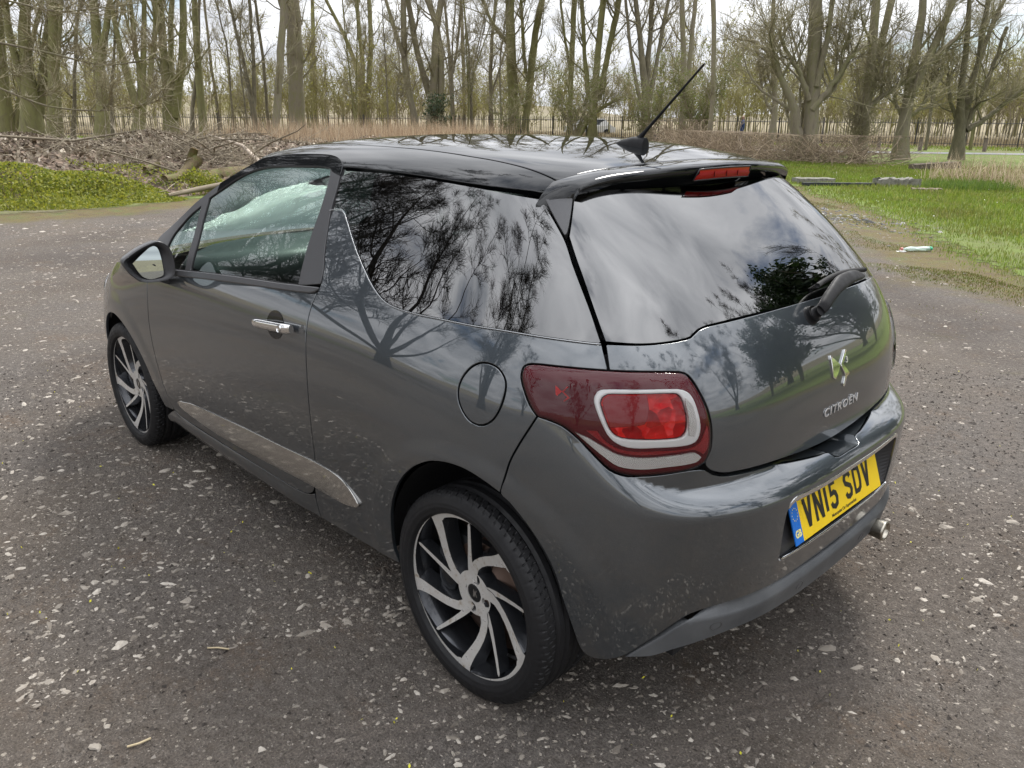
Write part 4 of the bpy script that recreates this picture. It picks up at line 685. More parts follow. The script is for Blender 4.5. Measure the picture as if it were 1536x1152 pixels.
# bright green weeds at the foot of the heap
weed = mat('goosegrass_weed', (.12, .17, .02), .6); t = NT(weed); t.base(t.ramp(t.n('ShaderNodeNewGeometry').outputs['Random Per Island'], [(0, (.10, .135, .022)), (.4, (.215, .25, .028)), (.8, (.36, .35, .036)), (1, (.38, .40, .15))]))
leafy(weed, .5)
def weeds(name, c, rx, ry, n, h, seed):
    rng = np.random.default_rng(seed); r = np.sqrt(rng.random(n)); a = rng.uniform(0, 2 * np.pi, n); B = np.array(c) + np.stack([rx * r * np.cos(a), ry * r * np.sin(a)], 1) @ np.array([[RV[0], RV[1]], [FV[0], FV[1]]]); z = np.maximum(ridge_h(B), 0) + h * (1 - r**2) * rng.random(n)
    V, Q = specks(np.c_[B, z], .030, rng); V2, F2 = blades(B, h * (1.15 - r) * .8, .004, rng, .8, z * .6); mb = MB(); mb.add(V, Q=Q); mb.add(V2, T=F2); return tag(mb.build(name, weed, None, False), kind='stuff')
weeds('weed_patch', (15.7, -1.2), 2.7, 1.3, 13000, .24, 71); weeds('weed_patch', (15.0, -3.2), 1.4, .8, 7000, .18, 72); weeds('weed_patch', (15.2, -5.2), .7, .35, 900, .28, 73); weeds('weed_patch', (15.5, -4.6), 2.2, .5, 1800, .10, 74)
# ------------------------------------------------------------------ car panels
def clean(poly, sharp=50., step=.012, smooth=True):
    """resample a traced outline, rounding gentle bends and keeping sharp corners"""
    P = np.asarray(poly, float); n = len(P); out = []
    ang = []
    for i in range(n):
        a = P[i] - P[i - 1]; b = P[(i + 1) % n] - P[i]
        ang.append(abs(math.degrees(math.atan2(a[0] * b[1] - a[1] * b[0], a @ b))))
    for i in range(n):
        p1, p2 = P[i], P[(i + 1) % n]; L = np.linalg.norm(p2 - p1)
        if L < 1e-6: continue
        k = max(1, int(math.ceil(L / step)))
        m1 = (p2 - p1) if (ang[i] > sharp or not smooth) else (p2 - P[i - 1]) / (L + np.linalg.norm(p1 - P[i - 1])) * L
        j = (i + 1) % n
        m2 = (p2 - p1) if (ang[j] > sharp or not smooth) else (P[(j + 1) % n] - p1) / (L + np.linalg.norm(P[(j + 1) % n] - p2)) * L
        for t in np.arange(k) / k:
            out.append((2 * t**3 - 3 * t**2 + 1) * p1 + (t**3 - 2 * t**2 + t) * m1 + (-2 * t**3 + 3 * t**2) * p2 + (t**3 - t**2) * m2)
    return np.array(out)
def area(P): return .5 * np.sum(P[:, 0] * np.roll(P[:, 1], -1) - np.roll(P[:, 0], -1) * P[:, 1])
def inset(P, d):
    """move a counter-clockwise outline inwards by d"""
    if d == 0: return P
    t1 = P - np.roll(P, 1, 0); t2 = np.roll(P, -1, 0) - P
    t1 /= np.linalg.norm(t1, axis=1, keepdims=True) + 1e-9; t2 /= np.linalg.norm(t2, axis=1, keepdims=True) + 1e-9
    n1 = np.stack([-t1[:, 1], t1[:, 0]], 1); n2 = np.stack([-t2[:, 1], t2[:, 0]], 1)
    n = n1 + n2; q = np.linalg.norm(n, axis=1, keepdims=True); n = n / (q + 1e-9)
    return P + n * d / np.clip((n * n1).sum(1, keepdims=True), .5, 1)
SC = X0 - LR                                            # s on the centre line of the tail
def mirror_s(poly): return [(2 * SC - a, b) for a, b in reversed(poly)]
def surf(bump=False, off=0.):
    def f(st):
        P = body(st[:, 0], st[:, 1], bump); N = normals(st[:, 0], st[:, 1], bump)
        o = off(st) if callable(off) else off
        return P + N * np.reshape(o, (-1, 1) if np.ndim(o) else (1,)), N
    return f
def surf_off(bump, off):
    """a raised or sunk surface with its own shading normals"""
    def f(st):
        def q(a): return body(a[:, 0], a[:, 1], bump) + normals(a[:, 0], a[:, 1], bump) * off(a)[:, None]
        e = 1.5e-3; a = q(st + [e, 0]) - q(st - [e, 0]); b = q(st + [0, e]) - q(st - [0, e]); n = np.cross(b, a)
        return q(st), n / (np.linalg.norm(n, axis=1, keepdims=True) + 1e-12)
    return f
def surf_roof(off=0.):
    def q(a): return np.stack([a[:, 0], a[:, 1], roof(a[:, 0], a[:, 1])], 1)
    def f(st):
        e = 2e-3; n = np.cross(q(st + [e, 0]) - q(st - [e, 0]), q(st + [0, e]) - q(st - [0, e])); n /= np.linalg.norm(n, axis=1, keepdims=True)
        return q(st) + n * off, n
    return f
def panel(name, poly, m, parent, fn, holes=(), gap=.0022, lip=.012, grid=.022, mir=False, smooth=True, edge=.0016, sharp=50., hole_lip=None):
    if area(np.asarray(poly, float)) < 0: poly = list(poly)[::-1]
    rings = [(clean(poly, sharp, smooth=smooth), gap, lip)]
    for h in holes:
        if area(np.asarray(h, float)) > 0: h = list(h)[::-1]
        rings.append((clean(h, sharp, smooth=smooth), gap, lip if hole_lip is None else hole_lip))
    base = [inset(r, g + edge) for r, g, l in rings]; outer = base[0]
    lo, hi = outer.min(0), outer.max(0)
    gx, gy = np.meshgrid(np.arange(lo[0], hi[0], grid), np.arange(lo[1], hi[1], grid)); gx[1::2] += grid / 2
    G = np.stack([gx.ravel(), gy.ravel()], 1); G = G[inside(G, outer)]
    for h in base[1:]: G = G[~inside(G, h)]
    for b in base: G = G[seg_dist(G, b) > grid * .4] if len(G) else G
    pts = np.concatenate(base + [G]); E = []; k = 0
    for b in base:
        n = len(b); E += [(k + i, k + (i + 1) % n) for i in range(n)]; k += n
    r = delaunay_2d_cdt([Vector(p) for p in pts], E, [], 0, 1e-6)
    V2 = np.array([v[:] for v in r[0]]); F = np.array([f for f in r[2] if len(f) == 3])
    cen = V2[F].mean(1); ok = inside(cen, outer)
    for b in base[1:]: ok &= ~inside(cen, b)
    F = F[ok]
    a2 = (V2[F[:, 1]] - V2[F[:, 0]]); b2 = (V2[F[:, 2]] - V2[F[:, 0]]); F = F[np.abs(a2[:, 0] * b2[:, 1] - a2[:, 1] * b2[:, 0]) > 1e-10]
    P, N = fn(V2)
    # orientation: geometric normal along N
    g = np.cross(P[F[:, 1]] - P[F[:, 0]], P[F[:, 2]] - P[F[:, 0]]); flip = (g * N[F[:, 0]]).sum(1) < 0; F[flip] = F[flip][:, ::-1]
    VV = [P]; NN = [N]; Q = []; k = len(P)
    for (rg, gp, lp), b in zip(rings, base):
        if lp <= 0: continue
        P0, N0 = fn(b); e = inset(rg, gp); P1, N1 = fn(e)
        out = P1 - P0; out /= np.linalg.norm(out, axis=1, keepdims=True) + 1e-9
        n = len(b); mid = N1 + out; mid /= np.linalg.norm(mid, axis=1, keepdims=True)
        VV += [P0, P1 - N1 * edge, P1 - N1 * edge, P1 - N1 * lp]; NN += [N0, mid, out, out]
        I = np.arange(n); J = (I + 1) % n
        for a, c in ((0, 1), (2, 3)): Q.append(np.stack([k + a * n + I, k + a * n + J, k + c * n + J, k + c * n + I], 1))
        k += 4 * n
    V = np.concatenate(VV); Nn = np.concatenate(NN); Q = np.concatenate(Q) if Q else np.zeros((0, 4), int)
    if len(Q):
        g = np.cross(V[Q[:, 1]] - V[Q[:, 0]], V[Q[:, 3]] - V[Q[:, 0]]); fl = (g * Nn[Q[:, 2]]).sum(1) < 0; Q[fl] = Q[fl][:, ::-1]
    if mir: V = V * [1, -1, 1]; Nn = Nn * [1, -1, 1]; F = F[:, ::-1]; Q = Q[:, ::-1]
    me = raw_mesh(name, V, [F, Q], m)
    if len(me.vertices) == len(Nn): me.normals_split_custom_set_from_vertices([tuple(x) for x in Nn])
    return link(name, me, parent)
def text_mesh(txt, size, bold=0.0, extrude=0.0, space=1.0):
    cu = bpy.data.curves.new('t', 'FONT'); cu.body = txt; cu.size = size; cu.align_x = 'CENTER'; cu.align_y = 'CENTER'; cu.offset = bold; cu.extrude = extrude; cu.space_character = space; cu.resolution_u = 3
    ob = bpy.data.objects.new('t', cu); col.objects.link(ob); dg = bpy.context.evaluated_depsgraph_get(); dg.update()
    me = bpy.data.meshes.new_from_object(ob.evaluated_get(dg)); bpy.data.objects.remove(ob); return me
def map_text(me, fn, name, m, parent):
    V = np.zeros(len(me.vertices) * 3); me.vertices.foreach_get('co', V); V = V.reshape(-1, 3)
    me.vertices.foreach_set('co', fn(V).astype(np.float32).ravel()); me.update(); me.materials.clear(); me.materials.append(m); me.name = name
    return link(name, me, parent)
def ell(cx, cy, rx, ry, n=40, a0=0): return [(cx + rx * math.cos(a0 + 2 * math.pi * i / n), cy + ry * math.sin(a0 + 2 * math.pi * i / n)) for i in range(n)]

# car materials
paint = mat('grey_metallic_paint', (.060, .066, .069), .34, .72, 1.0); t = NT(paint)
c0 = t.coord(); spk = t.noise(1400, 1, c0); dirt = t.noise(14, 6, c0, .7)
sepz = t.n('ShaderNodeSeparateXYZ', {'Vector': c0}).outputs['Z']
t.b.inputs['Coat IOR'].default_value = 2.0
low = t.maprange(sepz, .75, .25, 0, 1)
dm = t.math('MULTIPLY', t.maprange(dirt, .45, .75, 0, .5), low)
t.base(t.mix(dm, t.ramp(spk, [(.35, (.047, .057, .066)), (.70, (.074, .088, .101))]), (.12, .105, .09, 1)))
crn = t.math('ADD', t.math('MULTIPLY', dm, .25), .012); t.link(crn, t.b.inputs['Coat Roughness'])
black_paint = mat('black_gloss_paint', (.008, .009, .010), .4, 0., 1.0, 0.)
satin = mat('satin_black_trim', (.030, .030, .032), .38); gtrim = mat('grey_satin_trim', (.070, .070, .073), .34, .2)
rubber = mat('black_rubber', (.010, .010, .011), .6, 0, 0, .3); dark = mat('dark_void', (.006, .006, .007), .8)
t = NT(rubber); t.rough(t.maprange(t.noise(30, 4), .3, .7, .45, .75))
plastic = mat('grey_unpainted_plastic', (.075, .079, .084), .5); t = NT(plastic); t.base(t.ramp(t.noise(9, 6), [(.3, (.058, .062, .067)), (.7, (.098, .102, .106))])); t.bump(t.noise(500, 2), .08, .002)
edge_m = mat('edge_highlight', (.36, .37, .38), .25, .8)
badge_m = mat('satin_chrome_badge', (.78, .78, .78), .28, .6)
chrome = mat('chrome', (.86, .86, .86), .06, 1.0); steel = mat('exhaust_steel', (.42, .39, .33), .25, 1.0)
bladem = mat('brushed_trim', (.46, .45, .43), .07, .95, .3)
red_lens = mat('dark_red_lens', (.095, .003, .008), .2, 0, 0, .2); bright_red = mat('bright_red_lens', (.85, .012, .010), .3, 0, 0, .2); deep_red = mat('deep_red_lens', (.26, .004, .008), .25, 0, 0, .3); stop_red = mat('stop_lamp_red', (.42, .006, .006), .2)
t = NT(bright_red); wv2 = t.n('ShaderNodeTexVoronoi', {'Vector': t.coord(), 'Scale': 34.}); t.base(t.ramp(t.n('ShaderNodeSeparateColor', {'Color': wv2.outputs['Color']}).outputs[0], [(.1, (.50, .004, .006)), (.9, (.92, .016, .012))])); t.bump(wv2.outputs['Distance'], 1., .03)
mid_red = mat('reflector_red', (.33, .004, .008), .3)
t = NT(mid_red); t.bump(t.n('ShaderNodeTexVoronoi', {'Vector': t.coord(), 'Scale': 420}).outputs['Distance'], .7, .003)
clear_lens = mat('clear_ribbed_lens', (.88, .85, .81), .25, .05); silver = mat('silver_reflector', (.93, .92, .91), .3, .1)
t = NT(clear_lens); wv = t.n('ShaderNodeTexWave', {'Vector': t.coord(), 'Scale': 95, 'Distortion': 0}); wv.bands_direction = 'DIAGONAL'; t.bump(wv.outputs['Fac'], .6, .004)
cover_glass = glass('lamp_cover_glass', (.97, .97, .97), 1.42)
side_glass = glass('green_tinted_glass', (.62, .76, .70), 1.75); dark_glass = glass('dark_tinted_glass', (.035, .05, .046), 2.35); wind_glass = glass('windscreen_glass', (.72, .80, .76), 1.5)
seat_m = mat('grey_seat_fabric', (.035, .036, .04), .8); inner_m = mat('interior_plastic', (.022, .023, .025), .55); dash_m = mat('dashboard_top', (.10, .11, .11), .35)
head_m = mat('headliner', (.35, .35, .34), .9); mirror_m = mat('mirror_glass', (.50, .56, .56), .01, 1.0)
yellow = mat('yellow_reflective_plate', (.90, .62, .012), .35); t = NT(yellow); t.bump(t.n('ShaderNodeTexVoronoi', {'Vector': t.coord(), 'Scale': 900}).outputs['Distance'], .1, .001)
blue = mat('blue_plate_band', (.006, .16, .62), .35); ink = mat('black_plate_lettering', (.012, .012, .012), .4); pale_ink = mat('pale_yellow_lettering', (.85, .78, .30), .5)
rim_dark = mat('anthracite_alloy', (.035, .037, .042), .22, .7, .5); rim_face = mat('machined_alloy', (.50, .49, .47), .28, .45); disc_m = mat('rusty_brake_disc', (.10, .065, .05), .5, .6)
t = NT(rim_face); wr = t.noise(38, 6, None, .7); t.base(t.ramp(wr, [(.30, (.34, .28, .20)), (.42, (.58, .56, .53)), (.6, (.63, .62, .60)), (.74, (.74, .72, .66))])); t.rough(t.maprange(wr, .3, .7, .5, .22)); t.bump(t.noise(160, 3), .12, .002)

car = tag(empty('hatchback_car'), 'dark grey three-door hatchback with a glossy black roof, parked on the gravel', 'car')

# outlines on the body, (s, z)
door_gap = [(.812, 1.357), (.801, 1.324), (.790, 1.273), (.777, 1.236), (.764, 1.203), (.736, 1.138), (.714, 1.099), (.703, 1.055), (.712, 1.020), (.721, .987), (.725, .949), (.725, .906), (.723, .878), (.717, .785), (.717, .681), (.719, .599), (.722, .507), (.735, .440), (.757, .385), (.778, .345)]
door_sill = [(.778, .345), (.819, .316), (.892, .302), (1.006, .296), (1.216, .293), (1.484, .291), (1.747, .290), (1.934, .294), (1.976, .312)]
door_front = [(1.976, .312), (2.009, .396), (2.018, .504), (2.020, .634), (2.017, .712), (2.012, .769), (2.014, .847), (2.022, .896), (2.035, .945)]
belt_low = [(2.035, .945), (1.769, .941), (1.448, .969), (1.179, .991), (.944, 1.009), (.755, 1.024), (.712, 1.030)]
belt_top = [(2.035, .962), (1.777, .961), (1.457, .988), (1.189, 1.009), (.951, 1.025), (.814, 1.036), (.703, 1.050)]
frame_top = [(2.021, 1.057), (1.942, 1.105), (1.836, 1.165), (1.714, 1.237), (1.602, 1.296), (1.496, 1.342), (1.420, 1.372), (1.372, 1.391), (1.323, 1.402), (1.204, 1.415), (1.097, 1.421), (.99, 1.424), (.92, 1.423), (.872, 1.416), (.838, 1.402), (.818, 1.380)]
glass_main = [(1.645, 1.238), (1.561, 1.279), (1.455, 1.327), (1.369, 1.352), (1.267, 1.367), (1.096, 1.377), (.902, 1.381), (.881, 1.368), (.864, 1.328), (.853, 1.271), (.850, 1.197), (.848, 1.15), (.842, 1.104), (.828, 1.040), (.951, 1.026), (1.189, 1.010), (1.457, .989), (1.607, .977), (1.610, 1.065), (1.632, 1.16)]
glass_small = [(1.800, .967), (1.657, .974), (1.664, 1.091), (1.690, 1.205), (1.758, 1.165), (1.812, 1.125), (1.860, 1.080), (1.880, 1.02), (1.870, .975)]
qglass = [(.812, 1.366), (.760, 1.383), (.454, 1.384), (.096, 1.371), (-.131, 1.353), (-.187, 1.269), (-.206, 1.213), (-.235, 1.126), (-.253, 1.057), (-.247, 1.053), (-.182, 1.055), (-.064, 1.056), (.025, 1.053), (.12, 1.051), (.209, 1.048), (.293, 1.049), (.353, 1.056), (.407, 1.073), (.485, 1.109), (.564, 1.157), (.631, 1.204), (.683, 1.243), (.709, 1.260), (.728, 1.267), (.745, 1.269), (.781, 1.266), (.801, 1.324)]
fin = [(.781, 1.266), (.745, 1.269), (.728, 1.267), (.709, 1.260), (.683, 1.243), (.631, 1.204), (.564, 1.157), (.485, 1.109), (.407, 1.073), (.353, 1.056), (.293, 1.049), (.209, 1.048), (.12, 1.051), (.025, 1.053), (-.064, 1.056), (-.182, 1.055), (-.247, 1.053)]
tg_left = [(-.253, 1.053), (-.258, 1.024), (-.262, 1.000)]
lamp = [(-.102, .960), (-.103, .977), (-.108, .988), (-.122, .995), (-.168, .998), (-.262, 1.0), (-.384, .998), (-.401, .989), (-.418, .956), (-.433, .913), (-.441, .869), (-.441, .817), (-.432, .786), (-.402, .772), (-.346, .766), (-.307, .764), (-.286, .768), (-.265, .779), (-.238, .811), (-.211, .844), (-.183, .868), (-.157, .877), (-.137, .881), (-.121, .905), (-.108, .938)]
seam = [(-.137, .881), (-.107, .811), (-.088, .757), (-.080, .713), (-.074, .672)]
def s_of(x, z):
    """s of the body point above (x, z) on the left side"""
    lo, hi = (X1, 3.0) if x > X1 else (-.75, X0)
    if X0 <= x <= X1: return x
    for _ in range(40):
        m = (lo + hi) / 2
        if float(body(m, z)[0]) < x: lo = m
        else: hi = m
    return (lo + hi) / 2
def arch(xc, r, a0, a1, n=26, zc=.318): return [(s_of(xc + r * math.cos(a), zc + r * math.sin(a)), zc + r * math.sin(a)) for a in np.radians(np.linspace(a0, a1, n))]
arch_r = [(.300, .270), (.316, .318), (.313, .380), (.301, .449), (.276, .515), (.232, .587), (.179, .645), (.134, .678), (.1, .695), (.057, .706), (.018, .707), (-.008, .702), (-.036, .692), (-.062, .679), (-.074, .672)]
arch_b = [(-.074, .672), (-.092, .655), (-.123, .614), (-.155, .556), (-.177, .495), (-.193, .418), (-.212, .339), (-.228, .279), (-.240, .258)]
diff_top = [(-.309, .273), (-.335, .308), (-.362, .342), (-.389, .376), (-.416, .400), (-.461, .412), (-.55, .414), (-.66, .411), (SC, .408)]
diff_bot = [(-.309, .273), (-.351, .281), (-.395, .306), (-.47, .330), (-.56, .335), (-.70, .328), (SC, .324)]
tg_bot = [(-.441, .817), (-.432, .786), (-.437, .772), (-.450, .760), (-.475, .749), (-.505, .745), (-.631, .733), (-.74, .720), (SC, .714)]
zt_s = nspline([2.02, 2.15, 2.3, 2.5, 2.65, 2.8, 2.95, X1 + LR], [.960, .935, .912, .870, .825, .765, .72, .70])

mk = dict(parent=car)
for mir in (False, True):
    door_poly = belt_low + door_gap[8:][::1] + door_sill[1:] + door_front[1:-1]
    def sft(st): return np.zeros(len(st))
    lip_door = surf()
    door = panel('door', door_poly, paint, car, lip_door, mir=mir, grid=.02)
    if not mir: DOOR = door
    frame_poly = frame_top + door_gap[:8] + belt_top[::-1][1:] + [(2.04, 1.0)]
    panel('window_frame', frame_poly, gtrim if True else satin, door, surf(off=.001), holes=[glass_main, glass_small], mir=mir, hole_lip=.010)
    cap = frame_top[4:] + [(.815, 1.362), (.868, 1.372), (.902, 1.3835), (1.096, 1.3795), (1.267, 1.3695), (1.369, 1.3545), (1.455, 1.3295), (1.561, 1.2815), (1.60, 1.263)]
    panel('frame_cap', cap, black_paint, door, surf(off=.0022), gap=.0005, lip=.004, mir=mir, grid=.012, sharp=35)
    panel('door_window', glass_main, side_glass, door, surf(off=-.005), gap=-.004, lip=0, mir=mir, grid=.03)
    panel('front_quarter_window', glass_small, side_glass, door, surf(off=-.005), gap=-.004, lip=0, mir=mir, grid=.03)
    strip = [(1.90, .950), (1.777, .959), (1.457, .988), (1.189, 1.009), (.951, 1.025), (.814, 1.036), (.702, 1.046), (.706, 1.037), (.720, 1.029), (.755, 1.022), (.944, 1.006), (1.179, .988), (1.448, .966), (1.769, .938), (1.90, .936)]
    panel('belt_strip', strip, gtrim, door, surf_off(False, lambda a: .002 + .006 * np.ones(len(a))), gap=0, lip=.016, edge=.004, mir=mir, grid=.02)
    q_poly = fin[:-1] + tg_left + lamp[5:0:-1] + [lamp[0]] + lamp[:21:-1] + seam[1:] + arch_r[::-1][1:] + [(.42, .258), (.60, .245), (.775, .236)] + [(.775, .31)] + door_gap[::-1][1:-3]
    fuel = [(-.026, .978), (-.052, .971), (-.069, .946), (-.067, .905), (-.053, .861), (-.036, .838), (-.015, .828), (.010, .834), (.033, .860), (.043, .892), (.037, .925), (.018, .956), (-.004, .973)]
    quarter = panel('rear_quarter_panel', q_poly, paint, car, surf(), holes=[] if mir else [fuel], mir=mir, grid=.012)
    if not mir: panel('fuel_flap', fuel, paint, quarter, surf(), gap=.002, grid=.015)
    panel('rear_quarter_window', qglass, dark_glass, car, surf(off=-.002), gap=.0016, lip=0, mir=mir, grid=.025, sharp=24)
    # silver tube painting in the sky highlight on the edge under the quarter window
    fe = clean([(.792, 1.262)] + fin[1:] + [(-.251, 1.0535)], 60, .012)[:-1]; fe = fe[:np.argmin(fe[:, 0]) + 1]; Pe, Ne = surf()(fe); Pe = (Pe + Ne * .0012) * ([1, -1, 1] if mir else [1, 1, 1]); mb = MB(); mb.tube(Pe, .0017, 6); mb.build('window_edge_highlight', edge_m, quarter)
    sill_poly = [(2.055, .262), (1.985, .300)] + [(a, b - .001) for a, b in door_sill[::-1][1:-1]] + [(.778, .332), (.778, .236), (1.1, .224), (1.5, .216), (1.9, .220), (2.06, .232)]
    panel('sill', sill_poly, paint, car, surf_off(False, lambda a: .008 * np.clip(1 - ((a[:, 1] - .255) / .035)**2, 0, 1) * sstep(.79, 1.0, a[:, 0])), mir=mir, gap=.0006, lip=.005, grid=.012)
    blade = [(1.885, .372), (1.861, .383), (1.80, .392), (1.740, .404), (1.595, .418), (1.24, .444), (.94, .461), (.728, .475), (.63, .476), (.575, .470), (.535, .455), (.495, .430), (.476, .412), (.480, .403), (.494, .398), (.552, .390), (.768, .383), (1.122, .360), (1.453, .348), (1.711, .350), (1.851, .357)]
    bt = nspline([.47, .6, .73, .94, 1.24, 1.6, 1.89], [.44, .477, .476, .462, .446, .420, .385])
    bl = panel('side_blade', blade, bladem, car, surf_off(False, lambda a: .004 + .20 * np.clip(bt(a[:, 0]) - a[:, 1], 0, .08)), gap=0, lip=.03, edge=.003, mir=mir, grid=.008)
    # front wing with the nose half
    zt = [(s, float(zt_s(s))) for s in np.linspace(X1 + LR, 2.04, 22)]
    af = arch(2.464, .338, 171, 6, zc=.322)
    wing_poly = [(X1 + LR, .24)] + zt + [(2.035, .945)] + door_front[::-1][1:] + [(1.995, .30)] + [(2.062, .30)] + af[1:] + [(s_of(2.80, .25), .25)]
    wing = panel('front_wing', wing_poly, paint, car, surf(), mir=mir, grid=.022)
    hl = [(2.62, .77), (2.80, .71), (2.86, .66), (2.83, .61), (2.72, .62), (2.62, .68), (2.57, .74)]
    h = panel('headlight', hl, cover_glass, car, surf(off=.006), gap=0, lip=.01, mir=mir); panel('lamp_reflector', hl, silver, h, surf(off=.002), gap=.002, lip=.01, mir=mir)
    # tail lamp
    LAMP_O = clean(lamp)
    ring_h = [(-.249, .930), (-.252, .941), (-.260, .948), (-.285, .950), (-.33, .952), (-.376, .951), (-.383, .943), (-.388, .925), (-.392, .897), (-.390, .868), (-.384, .858), (-.37, .855), (-.317, .854), (-.283, .857), (-.270, .866), (-.260, .888)]
    lm = panel('tail_lamp', lamp, red_lens, car, surf(off=-.003), holes=[ring_h], hole_lip=.002, gap=.0012, lip=.03, mir=mir, grid=.014)
    ring_o = [(-.235, .930), (-.236, .945), (-.241, .955), (-.252, .961), (-.304, .964), (-.38, .964), (-.398, .956), (-.408, .940), (-.415, .915), (-.421, .880), (-.419, .855), (-.412, .840), (-.396, .833), (-.344, .831), (-.305, .830), (-.283, .835), (-.263, .852), (-.248, .885)]
    ring_i = [(-.249, .930), (-.252, .941), (-.260, .948), (-.285, .950), (-.33, .952), (-.376, .951), (-.383, .943), (-.388, .925), (-.392, .897), (-.390, .868), (-.384, .858), (-.37, .855), (-.317, .854), (-.283, .857), (-.270, .866), (-.260, .888)]
    ring_o = [tuple(q) for q in inset(clean(ring_o if area(np.array(ring_o)) > 0 else ring_o[::-1], 80), .0016)]; ring_w = ring_i; ring_i = [tuple(q) for q in inset(clean(ring_i if area(np.array(ring_i)) > 0 else ring_i[::-1], 80), -.0030)]
    panel('light_guide', ring_o, silver, lm, surf_off(False, lambda a: .004 + 0 * a[:, 0]), holes=[ring_i], gap=0, lip=.018, edge=.004, mir=mir, grid=.01, sharp=80)
    panel('brake_lamp', ring_i, bright_red, lm, surf(off=-.006), gap=-.001, lip=0, mir=mir, grid=.01, sharp=80)
    dk = [(-.249, .930), (-.252, .941), (-.260, .948), (-.285, .950), (-.327, .952), (-.330, .920), (-.326, .893), (-.322, .885), (-.300, .880), (-.262, .874), (-.260, .888)]
    panel('indicator_lens', dk, deep_red, lm, surf(off=-.0035), gap=.001, lip=.003, mir=mir, grid=.01, sharp=80)
    panel('clear_insert', [(-.389, .945), (-.402, .930), (-.409, .90), (-.411, .875), (-.407, .855), (-.395, .858), (-.394, .897), (-.390, .925)], clear_lens, lm, surf(off=.0085), gap=.001, lip=.004, mir=mir, grid=.01)
    strp = [(-.204, .860), (-.226, .851), (-.253, .833), (-.279, .816), (-.318, .810), (-.385, .815), (-.411, .816), (-.424, .803), (-.414, .791), (-.359, .785), (-.319, .781), (-.28, .787), (-.254, .809), (-.227, .836)]
    panel('reversing_lens', strp, clear_lens, lm, surf(off=.004), gap=.001, lip=.008, mir=mir, grid=.01)
    band = [(-.222, .866), (-.243, .868), (-.258, .845), (-.281, .829), (-.305, .824), (-.344, .825), (-.398, .827), (-.418, .838), (-.426, .860), (-.432, .882), (-.436, .862), (-.436, .822), (-.428, .806), (-.411, .820), (-.385, .819), (-.318, .814), (-.279, .820), (-.253, .838)]
    panel('reflector_band', band, mid_red, lm, surf(off=.001), gap=.001, lip=.004, mir=mir, grid=.012)
    panel('lamp_cover', lamp, cover_glass, lm, surf_off(False, lambda a: .0105 - .0095 * (1 - np.minimum(1, seg_dist(a, LAMP_O) / .016))**2), gap=.001, lip=0, mir=mir, grid=.010)
    # emblem moulded in the lamp
    sx, sz = -.178, .945
    panel('red_emblem', [(sx + .009, sz + .012), (sx - .003, sz + .001), (sx + .005, sz - .010), (sx + .008, sz - .007)], bright_red, lm, surf(off=.004), gap=0, lip=.004, mir=mir, grid=.01, smooth=False)
    panel('red_emblem', [(sx - .013, sz + .014), (sx - .016, sz + .013), (sx - .006, sz + .001), (sx - .017, sz - .011), (sx - .007, sz - .021), (sx - .006, sz - .019), (sx - .012, sz - .010), (sx - .003, sz + .001)], bright_red, lm, surf(off=.004), gap=0, lip=.004, mir=mir, grid=.01, smooth=False)

# tailgate, rear window, bumper: one piece each across the tail
def sym(left):                      # left half from one end to the centre line, mirrored on to the other side
    return left[:-1] + [left[-1]] + [(2 * SC - a, b) for a, b in reversed(left[:-1])]
glass_bot = [(-.262, 1.055), (-.329, 1.056), (-.395, 1.062), (-.418, 1.067), (-.437, 1.080), (-.469, 1.087), (-.596, 1.093), (SC, 1.093)]
tg_half = lamp[5:12] + tg_bot[1:]
tg_poly = sym(tg_bot[::-1][::-1] if False else (list(glass_bot)[:])) if False else None
left_edge = [(-.258, 1.053), (-.262, 1.000)] + lamp[6:12] + tg_bot[1:]
tg_poly = sym(left_edge); tg_top = sym(glass_bot)
tg_poly = tg_poly + tg_top[::-1]
def tg_off(a):                       # soft fold under the window
    return np.zeros(len(a))
tailgate = panel('tailgate', tg_poly, paint, car, surf(), grid=.018, sharp=60)
rg_half = [(SC, 1.372), (-.50, 1.374), (-.30, 1.375), (-.219, 1.374), (-.210, 1.332), (-.197, 1.272), (-.210, 1.228), (-.225, 1.180), (-.246, 1.103), (-.258, 1.058)]
rg_poly = rg_half + glass_bot[1:-1] + [(SC, 1.086)] + [(2 * SC - a, b) for a, b in reversed(rg_half[1:] + glass_bot[1:-1])]
rear_window = panel('rear_window', rg_poly, dark_glass, car, surf(off=-.001), gap=.001, lip=0, grid=.022, sharp=24)
for mir in (False, True):
    panel('spoiler_cheek', [(-.133, 1.355), (-.220, 1.380), (-.210, 1.332), (-.198, 1.284), (-.193, 1.273), (-.187, 1.271)], gtrim, car, surf(off=.004), gap=.002, lip=.02, mir=mir, grid=.015)
# bumper with the plate recess
tray = [(-.604, .495), (-.600, .575), (-.601, .630), (-.606, .642), (-.620, .648), (-.716, .6445), (SC, .644)]
tray_poly = sym(tray) + [(2 * SC - (-.70), .496), (SC, .494), (-.70, .496)]
bl_top = [(SC, .697), (-.797, .697), (-.786, .700), (-.778, .710), (-.74, .713), (-.631, .724), (-.505, .737), (-.475, .742), (-.450, .753), (-.434, .768)]
b_half = bl_top + lamp[13:23] + seam[1:] + arch_b[1:] + [(-.256, .252), (-.278, .255)] + [(a, b + .004) for a, b in diff_top]
bump_poly = b_half + [(2 * SC - a, b) for a, b in reversed(b_half[1:-1])]
nlow = len(b_half)
bumper = panel('rear_bumper', bump_poly, paint, car, surf(True), holes=[tray_poly], gap=.0016, lip=.020, hole_lip=.022, grid=.008, sharp=55)
diff_poly = sym(diff_top) + sym(diff_bot)[::-1][1:-1]
